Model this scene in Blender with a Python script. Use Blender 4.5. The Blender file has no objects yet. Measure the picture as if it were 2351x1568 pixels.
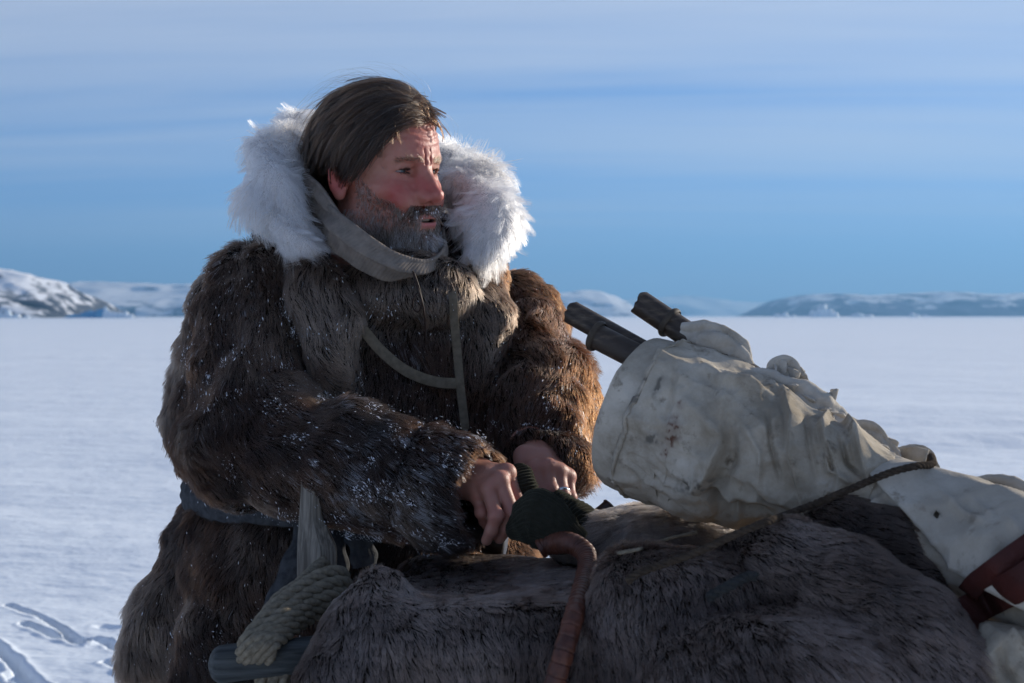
import bpy, math
import numpy as np
from mathutils import Vector

# ------------------------------------------------------------------ camera, sky, sun, exposure
scene = bpy.context.scene
COL = scene.collection
FOCAL, CAMZ = 50.0, 1.38
cam_data = bpy.data.cameras.new("camera")
cam = bpy.data.objects.new("camera", cam_data)
COL.objects.link(cam)
cam.location = (0, 0, CAMZ)
cam.rotation_euler = (math.radians(90), 0, 0)
cam_data.lens = FOCAL
cam_data.sensor_width = 36.0
cam_data.shift_y = -0.0251
cam_data.clip_start = 0.05
cam_data.clip_end = 60000
cam_data.dof.use_dof = True
cam_data.dof.focus_distance = 2.05
cam_data.dof.aperture_fstop = 8.5
scene.camera = cam

SUN_AZ = 58.0      # degrees from +Y (away from the camera) towards +X (picture right)
SUN_EL = 16.0
az, el = math.radians(SUN_AZ), math.radians(SUN_EL)
SUN_DIR = np.array([math.sin(az) * math.cos(el), math.cos(az) * math.cos(el), math.sin(el)])
sun_data = bpy.data.lights.new("sun", 'SUN')
sun_data.energy = 5.0
sun_data.angle = math.radians(0.6)
sun_data.color = (1.0, 0.91, 0.78)
sun = bpy.data.objects.new("sun", sun_data)
COL.objects.link(sun)
sun.rotation_euler = Vector(SUN_DIR).to_track_quat('Z', 'Y').to_euler()

world = bpy.data.worlds.new("World")
scene.world = world
world.use_nodes = True
wn, wl = world.node_tree.nodes, world.node_tree.links
wn.clear()
w_out = wn.new('ShaderNodeOutputWorld')
w_bg = wn.new('ShaderNodeBackground')
w_sky = wn.new('ShaderNodeTexSky')
w_sky.sky_type = 'NISHITA'
w_sky.sun_disc = False
w_sky.sun_elevation = el
w_sky.sun_rotation = az
w_sky.altitude = 0
w_sky.air_density = 0.45
w_sky.dust_density = 0.0
w_sky.ozone_density = 6.0
w_bg.inputs['Strength'].default_value = 0.12
# thin streaks of high cloud, laid out on a plane far overhead
w_geo = wn.new('ShaderNodeNewGeometry')
w_sep = wn.new('ShaderNodeSeparateXYZ')
w_neg = wn.new('ShaderNodeVectorMath'); w_neg.operation = 'SCALE'; w_neg.inputs['Scale'].default_value = -1.0
wl.new(w_geo.outputs['Incoming'], w_neg.inputs[0])
wl.new(w_neg.outputs[0], w_sep.inputs[0])
def wmath(op, a, b=None, clamp=False):
    n = wn.new('ShaderNodeMath'); n.operation = op; n.use_clamp = clamp
    for i, x in enumerate((a, b)):
        if x is None: continue
        if isinstance(x, (int, float)): n.inputs[i].default_value = x
        else: wl.new(x, n.inputs[i])
    return n.outputs[0]
w_zz = wmath('MAXIMUM', w_sep.outputs['Z'], 0.0)
w_h = wmath('ADD', w_zz, 0.10)
w_px = wmath('DIVIDE', w_sep.outputs['X'], w_h)
w_py = wmath('DIVIDE', w_sep.outputs['Y'], w_h)
w_comb = wn.new('ShaderNodeCombineXYZ')
wl.new(wmath('ADD', wmath('MULTIPLY', w_px, 0.10), wmath('MULTIPLY', w_py, 0.03)), w_comb.inputs[0])
wl.new(wmath('ADD', wmath('MULTIPLY', w_py, 0.55), wmath('MULTIPLY', w_px, 0.035)), w_comb.inputs[1])
def wnoise(scale, detail, rough, dist=0.0, off=0.0):
    n = wn.new('ShaderNodeTexNoise'); n.noise_dimensions = '3D'
    n.inputs['Scale'].default_value = scale; n.inputs['Detail'].default_value = detail
    n.inputs['Roughness'].default_value = rough; n.inputs['Distortion'].default_value = dist
    m = wn.new('ShaderNodeMapping'); m.inputs['Location'].default_value = (off, off * 0.7, off * 0.3)
    wl.new(w_comb.outputs[0], m.inputs[0]); wl.new(m.outputs[0], n.inputs['Vector'])
    return n.outputs['Fac']
w_n1 = wnoise(1.15, 4.0, 0.5, 0.4, 21.9)
w_n2 = wnoise(3.3, 6.0, 0.6, 0.6, 5.2)
w_mask = wmath('ADD', wmath('MULTIPLY', w_n1, 0.75), wmath('MULTIPLY', w_n2, 0.25))
w_ramp = wn.new('ShaderNodeMapRange'); w_ramp.interpolation_type = 'SMOOTHSTEP'
w_ramp.inputs['From Min'].default_value = 0.29; w_ramp.inputs['From Max'].default_value = 0.64
wl.new(w_mask, w_ramp.inputs['Value'])
w_hsv = wn.new('ShaderNodeHueSaturation')
w_mix = wn.new('ShaderNodeMix'); w_mix.data_type = 'RGBA'
w_low = wn.new('ShaderNodeMapRange'); w_low.interpolation_type = 'SMOOTHSTEP'
w_low.inputs['From Min'].default_value = 0.01; w_low.inputs['From Max'].default_value = 0.13; w_low.inputs['To Min'].default_value = 0.15
wl.new(w_zz, w_low.inputs['Value'])
w_thin = wmath('MINIMUM', wmath('DIVIDE', 0.36, w_h), 1.0)      # seen edge-on the sheet looks denser than overhead
wl.new(wmath('MULTIPLY', wmath('MULTIPLY', wmath('MULTIPLY', w_ramp.outputs[0], 0.82), w_low.outputs[0]), w_thin), w_mix.inputs[0])
w_tint = wn.new('ShaderNodeMix'); w_tint.data_type = 'RGBA'; w_tint.blend_type = 'MULTIPLY'
w_tint.inputs[0].default_value = 1.0
wl.new(w_sky.outputs[0], w_tint.inputs[6])
w_tint.inputs[7].default_value = (0.95, 1.02, 1.02, 1)
# a bank of distant haze thickening towards the horizon
w_veil = wn.new('ShaderNodeMix'); w_veil.data_type = 'RGBA'
wl.new(wmath('MULTIPLY', wmath('POWER', 2.718, wmath('MULTIPLY', w_zz, -9.0)), 0.93), w_veil.inputs[0])
wl.new(w_tint.outputs[2], w_veil.inputs[6])
w_veil.inputs[7].default_value = (1.25, 2.15, 3.8, 1)
wl.new(w_veil.outputs[2], w_mix.inputs[6])
w_mix.inputs[7].default_value = (4.7, 4.85, 5.3, 1)
wl.new(w_mix.outputs[2], w_bg.inputs['Color'])
wl.new(w_bg.outputs[0], w_out.inputs['Surface'])

scene.view_settings.view_transform = 'Standard'
scene.view_settings.look = 'None'
scene.view_settings.exposure = 0.44
scene.view_settings.gamma = 1.0
scene.render.engine = 'CYCLES'
scene.cycles.use_denoising = True
scene.cycles.max_bounces = 8
scene.cycles.diffuse_bounces = 3
scene.cycles.glossy_bounces = 3
scene.cycles.transmission_bounces = 6
scene.cycles.transparent_max_bounces = 8
scene.cycles.caustics_reflective = False
scene.cycles.caustics_refractive = False
scene.cycles_curves.shape = 'RIBBONS'
scene.cycles_curves.subdivisions = 2

# ------------------------------------------------------------------ helpers
K = 36.0 / FOCAL / 2351.0
def D(u, v, Y):
    """point at depth Y seen at (u, v) of the 2351 x 1568 picture: used to take sizes off the photograph"""
    return np.array([(u - 1175.5) * K * Y, Y, CAMZ + (725.0 - v) * K * Y])
def PROJ(P):
    return np.stack([P[:, 0] / (K * P[:, 1]) + 1175.5, 725.0 - (P[:, 2] - CAMZ) / (K * P[:, 1])], 1)

def nrm(v):
    return v / np.maximum(np.linalg.norm(v, axis=-1, keepdims=True), 1e-12)

def hash3(i, j, k, seed):
    h = (i * 374761393 + j * 668265263 + k * 2147483647 + seed * 1274126177) & 0xffffffff
    h = ((h ^ (h >> 13)) * 1274126177) & 0xffffffff
    return ((h ^ (h >> 16)) & 0xffffff).astype(np.float64) / 16777216.0
def vnoise(P, scale=1.0, seed=0):
    """smooth value noise in [-1, 1]"""
    Q = np.asarray(P, dtype=np.float64) * scale + seed * 17.31
    I = np.floor(Q).astype(np.int64); f = Q - I
    f = f * f * f * (f * (f * 6 - 15) + 10)
    r = 0
    for dx in (0, 1):
        wx = f[:, 0] if dx else 1 - f[:, 0]
        for dy in (0, 1):
            wy = f[:, 1] if dy else 1 - f[:, 1]
            for dz in (0, 1):
                wz = f[:, 2] if dz else 1 - f[:, 2]
                r = r + wx * wy * wz * hash3(I[:, 0] + dx, I[:, 1] + dy, I[:, 2] + dz, seed)
    return r * 2 - 1
def fbm(P, scale, octaves=4, gain=0.5, seed=0):
    a, r, t = 1.0, 0, 0
    for o in range(octaves):
        r = r + a * vnoise(P, scale * 2.03 ** o, seed + o * 7); t += a; a *= gain
    return r / t
def sstep(a, b, x):
    t = np.clip((x - a) / (b - a), 0, 1)
    return t * t * (3 - 2 * t)

# --- signed distance pieces
def smin(a, b, k):
    h = np.maximum(k - np.abs(a - b), 0) / k
    return np.minimum(a, b) - h * h * k * 0.25
def smax(a, b, k):
    return -smin(-a, -b, k)
def sd_ell(P, c, r, R=None):
    q = P - np.asarray(c)
    if R is not None: q = q @ R
    r = np.asarray(r, dtype=np.float64)
    k0 = np.linalg.norm(q / r, axis=1); k1 = np.linalg.norm(q / (r * r), axis=1)
    return k0 * (k0 - 1.0) / np.maximum(k1, 1e-9)
def sd_cone(P, a, b, ra, rb):
    a = np.asarray(a); b = np.asarray(b); ba = b - a; pa = P - a
    h = np.clip((pa @ ba) / max(ba @ ba, 1e-12), 0, 1)
    return np.linalg.norm(pa - h[:, None] * ba, axis=1) - (ra + (rb - ra) * h)
def sd_chain(P, pts, rad, k):
    d = None
    for i in range(len(pts) - 1):
        e = sd_cone(P, pts[i], pts[i + 1], rad[i], rad[i + 1])
        d = e if d is None else smin(d, e, k)
    return d

def iso(f, lo, hi, h, block=8, lip=1.25, newton=2):
    """surface of f = 0 as quads (naive surface nets in a narrow band, then projected onto the surface)"""
    lo = np.asarray(lo, float); hi = np.asarray(hi, float)
    nb = np.ceil((hi - lo) / h / block).astype(int)
    n = nb * block
    g = np.stack(np.meshgrid(*[np.arange(b) for b in nb], indexing='ij'), -1).reshape(-1, 3)
    cen = lo + (g * block + (block - 1) / 2) * h
    fc = f(cen)
    act = np.abs(fc) < (0.87 * block + 2) * h * lip
    F = np.repeat(np.repeat(np.repeat(np.sign(fc).reshape(nb), block, 0), block, 1), block, 2).astype(np.float32)
    off = np.stack(np.meshgrid(*[np.arange(block)] * 3, indexing='ij'), -1).reshape(-1, 3)
    ga = g[act]
    for c0 in range(0, len(ga), 1500):
        gi = (ga[c0:c0 + 1500, None, :] * block + off[None]).reshape(-1, 3)
        F[gi[:, 0], gi[:, 1], gi[:, 2]] = f(lo + gi * h)
    s = F < 0
    cs = np.zeros(n - 1, np.int8)
    for dx in (0, 1):
        for dy in (0, 1):
            for dz in (0, 1):
                cs += s[dx:n[0] - 1 + dx, dy:n[1] - 1 + dy, dz:n[2] - 1 + dz]
    cells = np.argwhere((cs > 0) & (cs < 8))
    vid = -np.ones(n - 1, np.int64); vid[tuple(cells.T)] = np.arange(len(cells))
    corner = {}
    for dx in (0, 1):
        for dy in (0, 1):
            for dz in (0, 1):
                corner[(dx, dy, dz)] = F[cells[:, 0] + dx, cells[:, 1] + dy, cells[:, 2] + dz].astype(np.float64)
    acc = np.zeros((len(cells), 3)); cnt = np.zeros(len(cells))
    for a in corner:
        for ax in range(3):
            if a[ax]: continue
            b = list(a); b[ax] = 1; b = tuple(b)
            fa, fb = corner[a], corner[b]
            m = (fa < 0) != (fb < 0)
            t = np.where(m, fa / np.where(m, fa - fb, 1), 0)
            p = np.tile(np.array(a, float), (len(cells), 1)); p[:, ax] += t
            acc[m] += p[m]; cnt[m] += 1
    V = lo + (cells + acc / np.maximum(cnt, 1)[:, None]) * h
    faces = []
    for ax in range(3):
        o1, o2 = (ax + 1) % 3, (ax + 2) % 3
        sl0 = [slice(None)] * 3; sl1 = [slice(None)] * 3
        sl0[ax] = slice(0, -1); sl1[ax] = slice(1, None)
        e = np.argwhere(s[tuple(sl0)] != s[tuple(sl1)])
        ok = (e[:, o1] > 0) & (e[:, o2] > 0) & (e[:, o1] < n[o1] - 1) & (e[:, o2] < n[o2] - 1)
        e = e[ok]
        flip = s[tuple(e.T)]
        q = []
        for d1, d2 in ((-1, -1), (0, -1), (0, 0), (-1, 0)):
            c = e.copy(); c[:, o1] += d1; c[:, o2] += d2
            q.append(vid[tuple(c.T)])
        q = np.stack(q, 1)
        q[~flip] = q[~flip][:, ::-1]
        faces.append(q)
    Fq = np.concatenate(faces)
    Fq = Fq[(Fq >= 0).all(1)]
    for _ in range(newton):
        f0, G = grad(f, V, h * 0.5)
        st = f0[:, None] * G / np.maximum((G * G).sum(1, keepdims=True), 0.15)
        L = np.linalg.norm(st, axis=1, keepdims=True)
        V = V - st * np.minimum(1, 0.7 * h / np.maximum(L, 1e-9))
    return V, Fq
def grad(f, V, e):
    f0 = f(V)
    G = np.stack([(f(V + e * np.eye(3)[i]) - f0) / e for i in range(3)], 1)
    return f0, G

# --- objects
def prop(o, label=None, cat=None, group=None, kind=None):
    if label: o["label"] = label
    if cat: o["category"] = cat
    if group: o["group"] = group
    if kind: o["kind"] = kind
    return o
def link(o, parent=None):
    COL.objects.link(o)
    if parent is not None: o.parent = parent
    return o
def mesh_obj(name, V, F, mat=None, parent=None, smooth=True, mats=None, fmat=None, colors=None):
    me = bpy.data.meshes.new(name)
    V = np.asarray(V, dtype=np.float32)
    if isinstance(F, np.ndarray):
        nf, k = F.shape
        me.vertices.add(len(V)); me.vertices.foreach_set('co', V.ravel())
        me.loops.add(nf * k); me.loops.foreach_set('vertex_index', F.astype(np.int32).ravel())
        me.polygons.add(nf)
        me.polygons.foreach_set('loop_start', (np.arange(nf) * k).astype(np.int32))
        me.update(calc_edges=True)
        me.validate()
    else:
        me.from_pydata(V.tolist(), [], F); me.update()
    for m in (mats or [mat]):
        if m: me.materials.append(m)
    if smooth: me.polygons.foreach_set('use_smooth', np.ones(len(me.polygons), bool))
    if fmat is not None and len(fmat) == len(me.polygons):
        me.polygons.foreach_set('material_index', np.asarray(fmat, np.int32))
    if colors is not None:
        for cname, c in colors.items():
            c = np.asarray(c, np.float32)
            if c.ndim == 1:
                a = me.attributes.new(cname, 'FLOAT', 'POINT'); a.data.foreach_set('value', c)
            else:
                a = me.attributes.new(cname, 'FLOAT_COLOR', 'POINT')
                if c.shape[1] == 3: c = np.concatenate([c, np.ones((len(c), 1), np.float32)], 1)
                a.data.foreach_set('color', c.ravel())
    return link(bpy.data.objects.new(name, me), parent)
def empty(name, loc, parent=None):
    o = bpy.data.objects.new(name, None); o.location = tuple(loc); o.empty_display_size = 0.1
    return link(o, parent)
def join(parts):
    Vs, Fs, n = [], [], 0
    for V, F in parts:
        Vs.append(np.asarray(V, float)); Fs.append(np.asarray(F) + n); n += len(V)
    return np.concatenate(Vs), np.concatenate(Fs)

def spline(pts, n, closed=False):
    """Catmull-Rom through pts, resampled to n points of even spacing"""
    P = np.asarray(pts, float)
    if closed: P = np.concatenate([P[-1:], P, P[:2]])
    else: P = np.concatenate([2 * P[:1] - P[1:2], P, 2 * P[-1:] - P[-2:-1]])
    out = []
    t = np.linspace(0, 1, 24, endpoint=False)[:, None]
    for i in range(len(P) - 3):
        a, b, c, d = P[i:i + 4]
        out.append(0.5 * (2 * b + (c - a) * t + (2 * a - 5 * b + 4 * c - d) * t ** 2 + (3 * b - a - 3 * c + d) * t ** 3))
    out = np.concatenate(out + [P[-2:-1]])
    L = np.concatenate([[0], np.cumsum(np.linalg.norm(np.diff(out, axis=0), axis=1))])
    s = np.linspace(0, L[-1], n, endpoint=not closed)
    return np.stack([np.interp(s, L, out[:, i]) for i in range(out.shape[1])], 1)
def frames(path, up=(0, 0, 1)):
    T = nrm(np.gradient(path, axis=0))
    Nn = np.zeros_like(path)
    u = np.asarray(up, float)
    u = u - T[0] * (u @ T[0])
    if np.linalg.norm(u) < 1e-5: u = np.array([1.0, 0, 0]) - T[0] * T[0, 0]
    u = u / np.linalg.norm(u)
    for i in range(len(path)):
        u = u - T[i] * (u @ T[i]); u = u / max(np.linalg.norm(u), 1e-9); Nn[i] = u
    return T, Nn, np.cross(T, Nn)
def tube(path, rad, seg=12, up=(0, 0, 1), flat=1.0, disp=None, cap=True):
    """rad: scalar or array along the path (along N); flat scales the other axis; disp(s, a) -> extra radius"""
    n = len(path); T, N, B = frames(path, up)
    rad = np.broadcast_to(np.asarray(rad, float), (n,)); flat = np.broadcast_to(np.asarray(flat, float), (n,))
    a = np.linspace(0, 2 * np.pi, seg, endpoint=False)
    ca, sa = np.cos(a), np.sin(a)
    R = rad[:, None] * np.ones(seg)
    if disp is not None:
        R = R + disp(np.linspace(0, 1, n)[:, None] * np.ones(seg), a[None] * np.ones((n, 1)))
    V = path[:, None] + N[:, None] * (R * ca)[..., None] + B[:, None] * (R * sa * flat[:, None])[..., None]
    V = V.reshape(-1, 3)
    i = np.arange(n - 1)[:, None] * seg; j = np.arange(seg)[None]; j2 = (j + 1) % seg
    F = np.stack([i + j, i + j2, i + seg + j2, i + seg + j], -1).reshape(-1, 4)
    if cap:
        V = np.concatenate([V, path[:1] , path[-1:]])
        c0, c1 = n * seg, n * seg + 1
        jj = np.arange(seg); jn = (jj + 1) % seg; b = (n - 1) * seg
        F = np.concatenate([F, np.stack([np.full(seg, c0), jn, jj, jj], 1)[:, [0, 1, 2, 2]], np.stack([np.full(seg, c1), b + jj, b + jn, b + jn], 1)])
    return V, F
def fix_tris(F):
    """quads with a doubled corner as python face lists"""
    return [list(dict.fromkeys(q)) for q in np.asarray(F).tolist()]
def ribbon(path, side, width, thick):
    """flat band: side = direction across the band at every point"""
    n = len(path); T = nrm(np.gradient(path, axis=0)); S = nrm(side - T * (side * T).sum(1, keepdims=True)); Nn = np.cross(T, S)
    w = np.broadcast_to(np.asarray(width, float), (n,))[:, None] / 2; t = thick / 2; e = np.minimum(w, t) * 0.6
    prof = [(-1, -1, 1), (1, -1, 1), (1, -1, 0), (1, 1, 0), (1, 1, 1), (-1, 1, 1), (-1, 1, 0), (-1, -1, 0)]
    rings = []
    for sx, sn, inner in prof:
        rings.append(path + S * sx * (w - (e if inner else 0)) + Nn * sn * (t if inner else t * 0.55))
    V = np.stack(rings, 1).reshape(-1, 3); seg = 8
    i = np.arange(n - 1)[:, None] * seg; j = np.arange(seg)[None]; j2 = (j + 1) % seg
    F = np.stack([i + j, i + j2, i + seg + j2, i + seg + j], -1).reshape(-1, 4)
    ends = np.array([[0, 5, 4, 1], [0, 7, 6, 5], [1, 4, 3, 2]])
    F = np.concatenate([F, ends, (ends + (n - 1) * seg)[:, ::-1]])
    return V, F
def rope_mesh(path, r, pitch, strands=3, seg=7, seed=0):
    """laid rope: strands wound round the path"""
    L = np.concatenate([[0], np.cumsum(np.linalg.norm(np.diff(path, axis=0), axis=1))])
    n = max(8, int(L[-1] / pitch * 14)); s = np.linspace(0, L[-1], n)
    p = np.stack([np.interp(s, L, path[:, i]) for i in range(3)], 1)
    T, N, B = frames(p)
    out = []
    for k in range(strands):
        a = s / pitch * 2 * np.pi + k * 2 * np.pi / strands
        q = p + (N * np.cos(a)[:, None] + B * np.sin(a)[:, None]) * r * 0.5
        out.append(tube(q, r * 0.56, seg))
    return join(out)
def vert_normals(V, F):
    a = V[F[:, 0]]; b = V[F[:, 1]]; c = V[F[:, 2]]; d = V[F[:, -1]]
    fn = np.cross(c - a, d - b)
    N = np.zeros_like(V)
    for k in range(F.shape[1]):
        for i in range(3): N[:, i] += np.bincount(F[:, k], fn[:, i], len(V))
    return nrm(N)
def grid_faces(n, m):
    i = np.arange(n - 1)[:, None] * m; j = np.arange(m - 1)[None]
    return np.stack([i + j, i + j + 1, i + m + j + 1, i + m + j], -1).reshape(-1, 4)

# --- hair and fur
def sample(V, F, count, rng, weight=None, N=None):
    """random points on a quad mesh; weight(centres, normals) thins them out"""
    T = np.concatenate([F[:, [0, 1, 2]], F[:, [0, 2, 3]]]) if F.shape[1] == 4 else F
    a, b, c = V[T[:, 0]], V[T[:, 1]], V[T[:, 2]]
    fn = np.cross(b - a, c - a); A = np.linalg.norm(fn, axis=1) * 0.5
    if N is None: N = vert_normals(V, F)
    if weight is not None: A = A * np.maximum(weight((a + b + c) / 3, nrm(N[T[:, 0]] + N[T[:, 1]] + N[T[:, 2]])), 0)
    cs = np.cumsum(A); idx = np.searchsorted(cs, rng.random(count) * cs[-1]); idx = np.minimum(idx, len(T) - 1)
    r1, r2 = np.sqrt(rng.random(count)), rng.random(count)
    w = np.stack([1 - r1, r1 * (1 - r2), r1 * r2], 1)
    P = (V[T[idx]] * w[..., None]).sum(1); n = nrm((N[T[idx]] * w[..., None]).sum(1))
    return P, n
def facing(P, n, back=0.12):
    """thins fur out on the side turned away from the lens and its surroundings"""
    c = (n * nrm(np.array([0, 0, CAMZ]) - P)).sum(1)
    return np.where(c > -0.45, 1.0, back)
def clump_ids(P, cell, seed):
    J = P + 0.35 * cell * np.stack([vnoise(P, 1.0 / cell, seed + i) for i in range(3)], 1)
    g = np.floor(J / cell).astype(np.int64)
    key = (g[:, 0] * 73856093) ^ (g[:, 1] * 19349663) ^ (g[:, 2] * 83492791)
    _, inv = np.unique(key, return_inverse=True)
    return inv
def clump(S, P, cell, amount, power, seed, jitter=None, rng=None):
    """pull the tips of neighbouring strands together; S: (n, k, 3)"""
    inv = clump_ids(P, cell, seed); m = inv.max() + 1
    cnt = np.bincount(inv, minlength=m)[:, None]
    k = S.shape[1]
    if jitter is not None: jit = rng.normal(size=(m, 3)) * jitter
    for j in range(1, k):
        t = j / (k - 1)
        C = np.stack([np.bincount(inv, S[:, j, i], m) for i in range(3)], 1) / cnt
        if jitter is not None: C = C + jit * t ** 1.5
        S[:, j] += (C[inv] - S[:, j]) * (np.asarray(amount) * t ** power)[..., None] if np.ndim(amount) else (C[inv] - S[:, j]) * amount * t ** power
    return inv
def strands(P, n, d, length, k=5, lift=0.45, droop=0.7, spread=0.25, rng=None):
    """fur that leaves the skin at an angle and lies over along d"""
    m = len(P)
    d = d - n * (d * n).sum(1, keepdims=True); d = nrm(d)
    b = np.cross(n, d)
    ang = rng.normal(size=m) * spread
    d = d * np.cos(ang)[:, None] + b * np.sin(ang)[:, None]
    L = np.broadcast_to(length, (m,)) * rng.uniform(0.65, 1.15, m)
    li = np.broadcast_to(lift, (m,)) * rng.uniform(0.6, 1.4, m)
    t = np.linspace(0, 1, k)
    along = t[None] * (0.72 + 0.28 * t[None])
    up = li[:, None] * (t - droop * 0.5 * t * t)[None]
    S = P[:, None] + L[:, None, None] * (d[:, None] * along[..., None] + n[:, None] * up[..., None])
    return S
def hair_obj(name, S, r_root, r_tip, col, mat, parent, rvar=None):
    """strands S (n, k, 3) with one colour each as a Curves object; col (n, 3), or (n, k, 3) along the strand"""
    n, k = S.shape[:2]
    hc = bpy.data.hair_curves.new(name)
    hc.add_curves([k] * n)
    hc.attributes['position'].data.foreach_set('vector', np.ascontiguousarray(S, np.float32).ravel())
    t = np.linspace(0, 1, k)
    R = (r_root + (r_tip - r_root) * t ** 1.3)[None] * (np.ones((n, 1)) if rvar is None else rvar[:, None])
    ra = hc.attributes.get('radius') or hc.attributes.new('radius', 'FLOAT', 'POINT')
    ra.data.foreach_set('value', R.astype(np.float32).ravel())
    if col.ndim == 2: col = np.repeat(col[:, None], k, 1)
    c4 = np.concatenate([col, np.ones((n, k, 1))], 2).astype(np.float32)
    ca = hc.attributes.new('tint', 'FLOAT_COLOR', 'POINT'); ca.data.foreach_set('color', c4.ravel())
    if mat: hc.materials.append(mat)
    return link(bpy.data.objects.new(name, hc), parent)

# --- materials
def new_mat(name):
    m = bpy.data.materials.new(name); m.use_nodes = True
    nt = m.node_tree; b = nt.nodes['Principled BSDF']
    return m, nt.nodes, nt.links, b
def hair_mat(name, rough=0.45, radial=0.6, coat=0.0):
    m = bpy.data.materials.new(name); m.use_nodes = True
    N, L = m.node_tree.nodes, m.node_tree.links; N.clear()
    o = N.new('ShaderNodeOutputMaterial'); h = N.new('ShaderNodeBsdfHairPrincipled')
    h.model = 'CHIANG'; h.parametrization = 'COLOR'
    a = N.new('ShaderNodeAttribute'); a.attribute_name = 'tint'
    L.new(a.outputs['Color'], h.inputs['Color'])
    h.inputs['Roughness'].default_value = rough; h.inputs['Radial Roughness'].default_value = radial
    h.inputs['Coat'].default_value = coat
    L.new(h.outputs[0], o.inputs['Surface'])
    return m
def simple_mat(name, col, rough=0.7, noise=None, bump=None, col2=None, spec=0.3, coords='Object', stretch=(1, 1, 1), metallic=0.0, lo=0.35, hi=0.65):
    """principled with two-tone noise colour and optional noise bump; noise = (scale, detail), bump = (scale, detail, strength, distance)"""
    m, N, L, b = new_mat(name)
    b.inputs['Base Color'].default_value = (*col, 1); b.inputs['Roughness'].default_value = rough
    b.inputs['Specular IOR Level'].default_value = spec; b.inputs['Metallic'].default_value = metallic
    tc = N.new('ShaderNodeTexCoord'); mp = N.new('ShaderNodeMapping'); mp.inputs['Scale'].default_value = stretch
    L.new(tc.outputs[coords], mp.inputs[0])
    if noise:
        nz = N.new('ShaderNodeTexNoise'); nz.inputs['Scale'].default_value = noise[0]; nz.inputs['Detail'].default_value = noise[1]; nz.inputs['Roughness'].default_value = 0.6
        L.new(mp.outputs[0], nz.inputs['Vector'])
        mr = N.new('ShaderNodeMapRange'); mr.inputs['From Min'].default_value = lo; mr.inputs['From Max'].default_value = hi
        L.new(nz.outputs['Fac'], mr.inputs['Value'])
        mx = N.new('ShaderNodeMix'); mx.data_type = 'RGBA'; mx.inputs[6].default_value = (*col, 1); mx.inputs[7].default_value = (*(col2 or tuple(c * 0.6 for c in col)), 1)
        L.new(mr.outputs[0], mx.inputs[0]); L.new(mx.outputs[2], b.inputs['Base Color'])
    if bump:
        nb = N.new('ShaderNodeTexNoise'); nb.inputs['Scale'].default_value = bump[0]; nb.inputs['Detail'].default_value = bump[1]
        L.new(mp.outputs[0], nb.inputs['Vector'])
        bp = N.new('ShaderNodeBump'); bp.inputs['Strength'].default_value = bump[2]; bp.inputs['Distance'].default_value = bump[3]
        L.new(nb.outputs['Fac'], bp.inputs['Height']); L.new(bp.outputs[0], b.inputs['Normal'])
    return m
def attr_mat(name, attr='tint', rough=0.7, bump=None, spec=0.3, sss=0.0, stretch=(1, 1, 1)):
    m = simple_mat(name, (0.5, 0.5, 0.5), rough, None, bump, spec=spec, stretch=stretch)
    N, L = m.node_tree.nodes, m.node_tree.links; b = N['Principled BSDF']
    a = N.new('ShaderNodeAttribute'); a.attribute_name = attr
    L.new(a.outputs['Color'], b.inputs['Base Color'])
    if sss:
        b.inputs['Subsurface Weight'].default_value = sss
        b.inputs['Subsurface Radius'].default_value = (1.0, 0.35, 0.2); b.inputs['Subsurface Scale'].default_value = 0.006
    return m
def crumple(X, ex_u, ex_v, iters=90, lo=-0.003, hi=0.012, wrap=True, seed=0, bend=0.35, start=0.0025, edge=True):
    """let a cloth grid X (n, m, 3) with spare length buckle into wrinkles on the form it is wrapped round"""
    n, m = X.shape[:2]; X = X.astype(np.float64)
    F = wrap_faces(n, m) if False else grid_faces(n, m)
    N = vert_normals(X.reshape(-1, 3), F).reshape(n, m, 3)
    if wrap:
        t = nrm(np.gradient(X, axis=0)); c = nrm(np.roll(X, -1, 1) - np.roll(X, 1, 1)); N = nrm(np.cross(t, c))
    cen = X.mean(1, keepdims=True); N = N * np.sign((N * (X - cen)).sum(-1, keepdims=True) + 1e-9) if wrap else N
    X0 = X.copy(); rg = np.random.default_rng(seed)
    flat = X.reshape(-1, 3)
    X = X + N * (start * (fbm(flat, 30, 2, 0.5, seed) + 0.8 * fbm(flat, 14, 2, 0.5, seed + 3))).reshape(n, m, 1)
    ex_u = np.broadcast_to(ex_u, (n, m)); ex_v = np.broadcast_to(ex_v, (n, m))
    def sets(ax, step, ex):
        L = n if ax == 0 else m
        idx = np.arange(L if (wrap and ax == 1) else L - step)
        out = []
        for par in range(2 * step):
            i = idx[(idx % (2 * step)) == par]
            if wrap and ax == 1: i = i[(i + step < L) | (par == 2 * step - 1)]
            if len(i) == 0: continue
            j = (i + step) % L
            a = X0[i] if ax == 0 else X0[:, i]; b = X0[j] if ax == 0 else X0[:, j]
            e = ex[i] if ax == 0 else ex[:, i]
            out.append((i, j, np.linalg.norm(b - a, axis=-1) * e))
        return out
    C = [(0, x, 1.0) for x in sets(0, 1, ex_u)] + [(1, x, 1.0) for x in sets(1, 1, ex_v)] + [(0, x, bend) for x in sets(0, 3, ex_u)] + [(1, x, bend) for x in sets(1, 3, ex_v)]
    for it in range(iters):
        for ax, (i, j, L), k in C:
            A = X[i] if ax == 0 else X[:, i]; B = X[j] if ax == 0 else X[:, j]
            d = B - A; l = np.linalg.norm(d, axis=-1); g = (k * 0.5 * (l - L) / np.maximum(l, 1e-9))[..., None] * d
            if ax == 0: X[i] += g; X[j] -= g
            else: X[:, i] += g; X[:, j] -= g
        dv = X - X0; h = (dv * N).sum(-1, keepdims=True); X = X0 + (dv - h * N) * 0.985 + N * np.clip(h, lo, hi)
        if edge: X[0] = X0[0]; X[-1] = X0[-1]
    return X
RNG = np.random.default_rng(11)
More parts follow.
